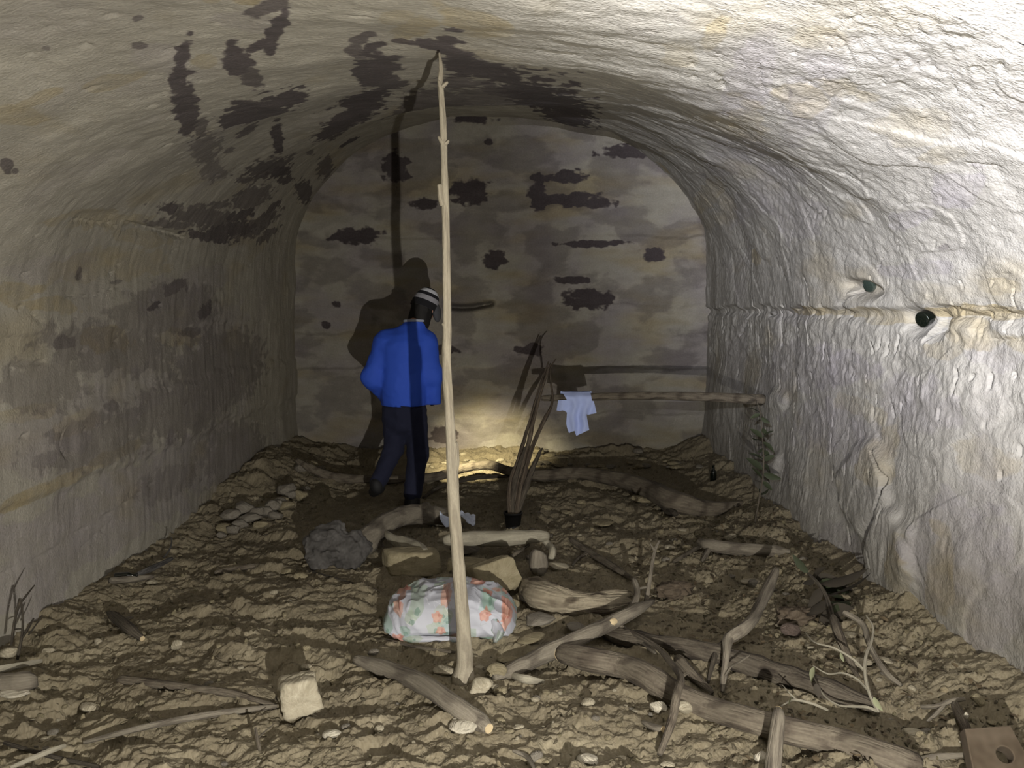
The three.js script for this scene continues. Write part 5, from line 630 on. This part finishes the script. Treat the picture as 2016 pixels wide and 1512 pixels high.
  const all = (x, y, z) => Math.min(smin(trunk(x, y, z), headF(x, y, z), .02), handR(x, y, z), handL(x, y, z));
  const lo = V3(head.x - .62, gy - .02, -d - .40), hi = V3(head.x + .26, head.y + .14, -d + .34);
  const G = [net((x, y, z) => Math.min(trunk(x, y, z), y > head.y - .06 ? headF(x, y, z) : 9), lo, hi, .014), net((x, y, z) => smin(trunk(x, y, z), headF(x, y, z), .02), head.clone().addScalar(-.145), head.clone().addScalar(.145), .005), net(handR, gripC.clone().addScalar(-.085), gripC.clone().add(V3(.085, .12, .1)), .004), net(handL, wL.clone().add(V3(-.09, -.18, -.14)), wL.clone().add(V3(.12, .04, .06)), .005)];
  const bm = part('body', mergeGeometries(G), skin, o);
  for (const s of [-1, 1]) { const e = new THREE.SphereGeometry(.0125, 16, 12); const m = new THREE.Mesh(e, new THREE.MeshStandardMaterial({ color: 0xe8e4dc, roughness: .2 })); e.applyMatrix4(face.clone().multiply(new THREE.Matrix4().makeTranslation(s * .032, .012, -.078))); part('eye', e, m.material, bm); }
  // jacket
  const P2 = (a, b, c, e) => [a, b, c, e], fold = (x, y, z) => .006 * n3(x * 12, y * 18, z * 12) + .003 * n3(x * 34, y * 40, z * 30);
  const cut = (f, y0, k = .012) => (x, y, z) => Math.max(f(x, y, z), y0 - y);
  const hem = Q(795, 797).y, jk = bones([P2(chest, belly, .178, .175), P2(belly, pelvis, .175, .172), P2(sL, sR, .095, .09), P2(sL, eL, .095, .080), P2(eL, wL, .078, .066), P2(sR, eR, .088, .075), P2(eR, Q(852, 800, -.05), .070, .058), P2(chest, neck, .16, .078)], .045);
  const squash = (x, y, z) => { const s = jk(x, y, z); return s; };
  const jacket = (x, y, z) => { let s = squash(x, y, z) + fold(x, y, z); const arm = Math.min(bone(x, y, z, eL, wL, .08, .06), bone(x, y, z, eR, wR, .07, .056)); s = Math.max(s, Math.min(hem - y, arm + .004)); s = Math.max(s, y - (neck.y + .04 + .25 * (x - neck.x) * .2)); return s; };
  const jm = part('jacket', net(jacket, V3(lo.x, hem - .09, lo.z), V3(hi.x, neck.y + .06, hi.z), .013), blue, o);
  const col = new THREE.TorusGeometry(.07, .011, 10, 36); col.rotateX(Math.PI / 2 - .1); col.scale(1.05, 1, 1); col.translate(neck.x - .005, neck.y + .03, neck.z + .012); part('collar_trim', col, new THREE.MeshStandardMaterial({ color: 0x9ea4b4, roughness: .85 }), jm);
  const zipper = sweep([Q(795, 795, .176), Q(820, 798, .15)], [.004, .004], { sides: 6 }); part('hem_cord', zipper, navy, jm);
  // trousers, boots
  const tr = bones([P2(pelvis, pelvis.clone().add(V3(0, -.06, 0)), .15, .14), P2(hL, kL, .098, .078), P2(kL, aL, .074, .062), P2(hR, kR, .098, .080), P2(kR, aR, .078, .070)], .03);
  const trousers = (x, y, z) => Math.max(tr(x, y, z) + fold(x, y, z) * 1.3, y - (hem + .03));
  part('trousers', net(trousers, lo, V3(hi.x, hem + .06, hi.z), .013), navy, o);
  const bootR = bones([P2(aR, Q(812, 985, .03), .062, .055), P2(Q(812, 985, .03), tR, .05, .042)], .03), bootL = bones([P2(aL, heelL.clone().lerp(aL, .5), .058, .05), P2(aL.clone().add(V3(0, -.03, .02)), tL.clone().add(V3(0, -.02, 0)), .05, .04)], .03);
  part('boot', net((x, y, z) => Math.max(bootR(x, y, z), gy + .002 - y), aR.clone().add(V3(-.1, -.16, -.24)), aR.clone().add(V3(.1, .1, .14)), .010), black, o);
  part('boot', net(bootL, aL.clone().add(V3(-.15, -.16, -.2)), aL.clone().add(V3(.12, .1, .16)), .010), black, o);
  // hair and striped beanie
  const hairF = (X, Y, Z) => { fv.set(X, Y, Z).applyMatrix4(inv); const { x, y, z } = fv; return Math.max(smin(E(x, y, z, 0, .0, .022, .088, .10, .092), E(x, y, z, -.01, -.10, .04, .088, .11, .08), .03), -.055 - z - (y > .04 ? .02 : 0)) + .004 * n3(x * 60, y * 14, z * 60); };
  part('hair', net(hairF, head.clone().add(V3(-.2, -.24, -.17)), head.clone().addScalar(.16), .008), hairM, o);
  const bt = dataTex(8, 128, (i, j, out) => { const v = j / 128, s = v < .20 ? [.09, .09, .11] : v < .36 ? [.62, .62, .65] : v < .50 ? [.09, .09, .12] : v < .70 ? [.86, .87, .90] : v < .82 ? [.10, .10, .13] : [.66, .66, .69]; out[0] = s[0]; out[1] = s[1]; out[2] = s[2]; }), lp = []; for (let i = 0; i <= 24; i++) { const t = i / 24, a = t * Math.PI / 2; lp.push(new THREE.Vector2(Math.max(.001, .107 * Math.pow(Math.cos(a), .8)), -.035 + .165 * Math.sin(a))); }
  const bg = new THREE.LatheGeometry(lp, 40); bg.scale(.97, 1, 1.08); { const a = bg.attributes.position; for (let i = 0; i < a.count; i++) { const k = 1 + .012 * Math.sin(Math.atan2(a.getZ(i), a.getX(i)) * 26); a.setX(i, a.getX(i) * k); a.setZ(i, a.getZ(i) * k); } bg.computeVertexNormals(); }
  bg.applyMatrix4(new THREE.Matrix4().makeRotationFromEuler(new THREE.Euler(-.22, 0, -.36)).setPosition(head.clone().add(V3(.0, .015, .008)))); const bn = part('beanie', bg, new THREE.MeshStandardMaterial({ map: bt, roughness: .95, side: THREE.DoubleSide }), o);
  { const f = new THREE.SphereGeometry(1, 24, 16); f.scale(.03, .075, .06); f.applyMatrix4(new THREE.Matrix4().makeRotationFromEuler(new THREE.Euler(0, -.2, .1)).setPosition(head.clone().add(V3(.088, -.045, .01)))); part('ear_flap', f, new THREE.MeshStandardMaterial({ color: 0x4c4d52, roughness: .95 }), bn); }
  // ---- torch in the right hand
  const tp = [[.001, -.06], [.016, -.06], [.017, -.055], [.017, .05], [.024, .07], [.026, .075], [.026, .095], [.023, .095], [.020, .088], [.001, .088]].map(([x, y]) => new THREE.Vector2(x, y)), tg = new THREE.LatheGeometry(tp, 28), to = thing('torch', torch.a, 'small black torch held low in the visitor right hand', 'torch'); to.quaternion.setFromUnitVectors(V3(0, 1, 0), torch.dir); solid('body', tg, new THREE.MeshStandardMaterial({ color: 0x151515, roughness: .4, metalness: .3 }), to);
  const ln = new THREE.CircleGeometry(.019, 24); ln.rotateX(-Math.PI / 2); ln.translate(0, .0885, 0); solid('lens', ln, new THREE.MeshStandardMaterial({ color: 0xfff2c8, emissive: 0xffe9a8, emissiveIntensity: 3 }), to);
  TORCH_HAND.pos = torch.a.clone().addScaledVector(torch.dir, .105).toArray(); TORCH_HAND.aim = at(958, 925, 8.3).toArray();
}
// ---------------------------------------------------------------- the torches
function addSpot(L) {
  const s = new THREE.SpotLight(L.color, L.power, 0, L.angle, L.penumbra, 2); s.position.set(...L.pos); s.target.position.set(...L.aim); s.castShadow = true; s.shadow.radius = 0.45; s.shadow.mapSize.set(2048, 2048); s.shadow.camera.near = .02;
  s.name = 'torch_light'; scene.add(s); scene.add(s.target); s.target.name = 'torch_target'; return s;
}
// each of the two big torches is lashed to a forked stake pushed into the floor
function stakeTorch(L, label, lean) {
  const p = V3(...L.pos), dir = V3(...L.aim).sub(p).normalize(), q = p.clone().addScaledVector(dir, -.02), back = q.clone().addScaledVector(dir, -.10), gy = floorBase(p.x, -p.z), foot = V3(back.x + lean, gy - .06, back.z + lean * .45);
  const tp = [[.001, -.16], [.019, -.16], [.02, -.155], [.02, -.05], [.034, -.02], [.036, -.01], [.036, 0], [.033, 0], [.03, -.006], [.001, -.006]].map(([x, y]) => new THREE.Vector2(x, y)), o = thing('torch', q, label + ' torch lashed to a stake beside the viewpoint', 'torch'); o.quaternion.setFromUnitVectors(V3(0, 1, 0), dir);
  solid('body', new THREE.LatheGeometry(tp, 32), new THREE.MeshStandardMaterial({ color: 0x1a1a1c, roughness: .4, metalness: .3 }), o); const ln = new THREE.CircleGeometry(.029, 28); ln.rotateX(-Math.PI / 2); ln.translate(0, -.004, 0); solid('lens', ln, new THREE.MeshStandardMaterial({ color: 0xffffff, emissive: L.color, emissiveIntensity: 3 }), o);
  const up = V3(0, 1, 0), side = V3(0, 0, 0).crossVectors(dir, up).normalize(), joint = back.clone().addScaledVector(up, -.06), g = sweep([foot, foot.clone().lerp(joint, .5).add(V3(.01, 0, .01)), joint], [.02, .018, .017], { rough: .08, sides: 10 }), s = thing('stake', foot, label + ' torch stake with forked top', 'stake'); part('stem', g, wood.brown, s);
  for (const k of [-1, 1]) part('fork', sweep([joint.clone().add(V3(0, -.01, 0)), joint.clone().addScaledVector(side, k * .034).addScaledVector(up, .045), joint.clone().addScaledVector(side, k * .036).addScaledVector(up, .10)], [.013, .011, .008], { rough: .08, sides: 8 }), wood.brown, s);
  addSpot(L);
}
stakeTorch(TORCH_LOW, 'knee-high', .1); stakeTorch(TORCH_HIGH, 'head-high', .62);
addSpot(TORCH_HAND);
shade(scene);
renderer.render(scene, camera);
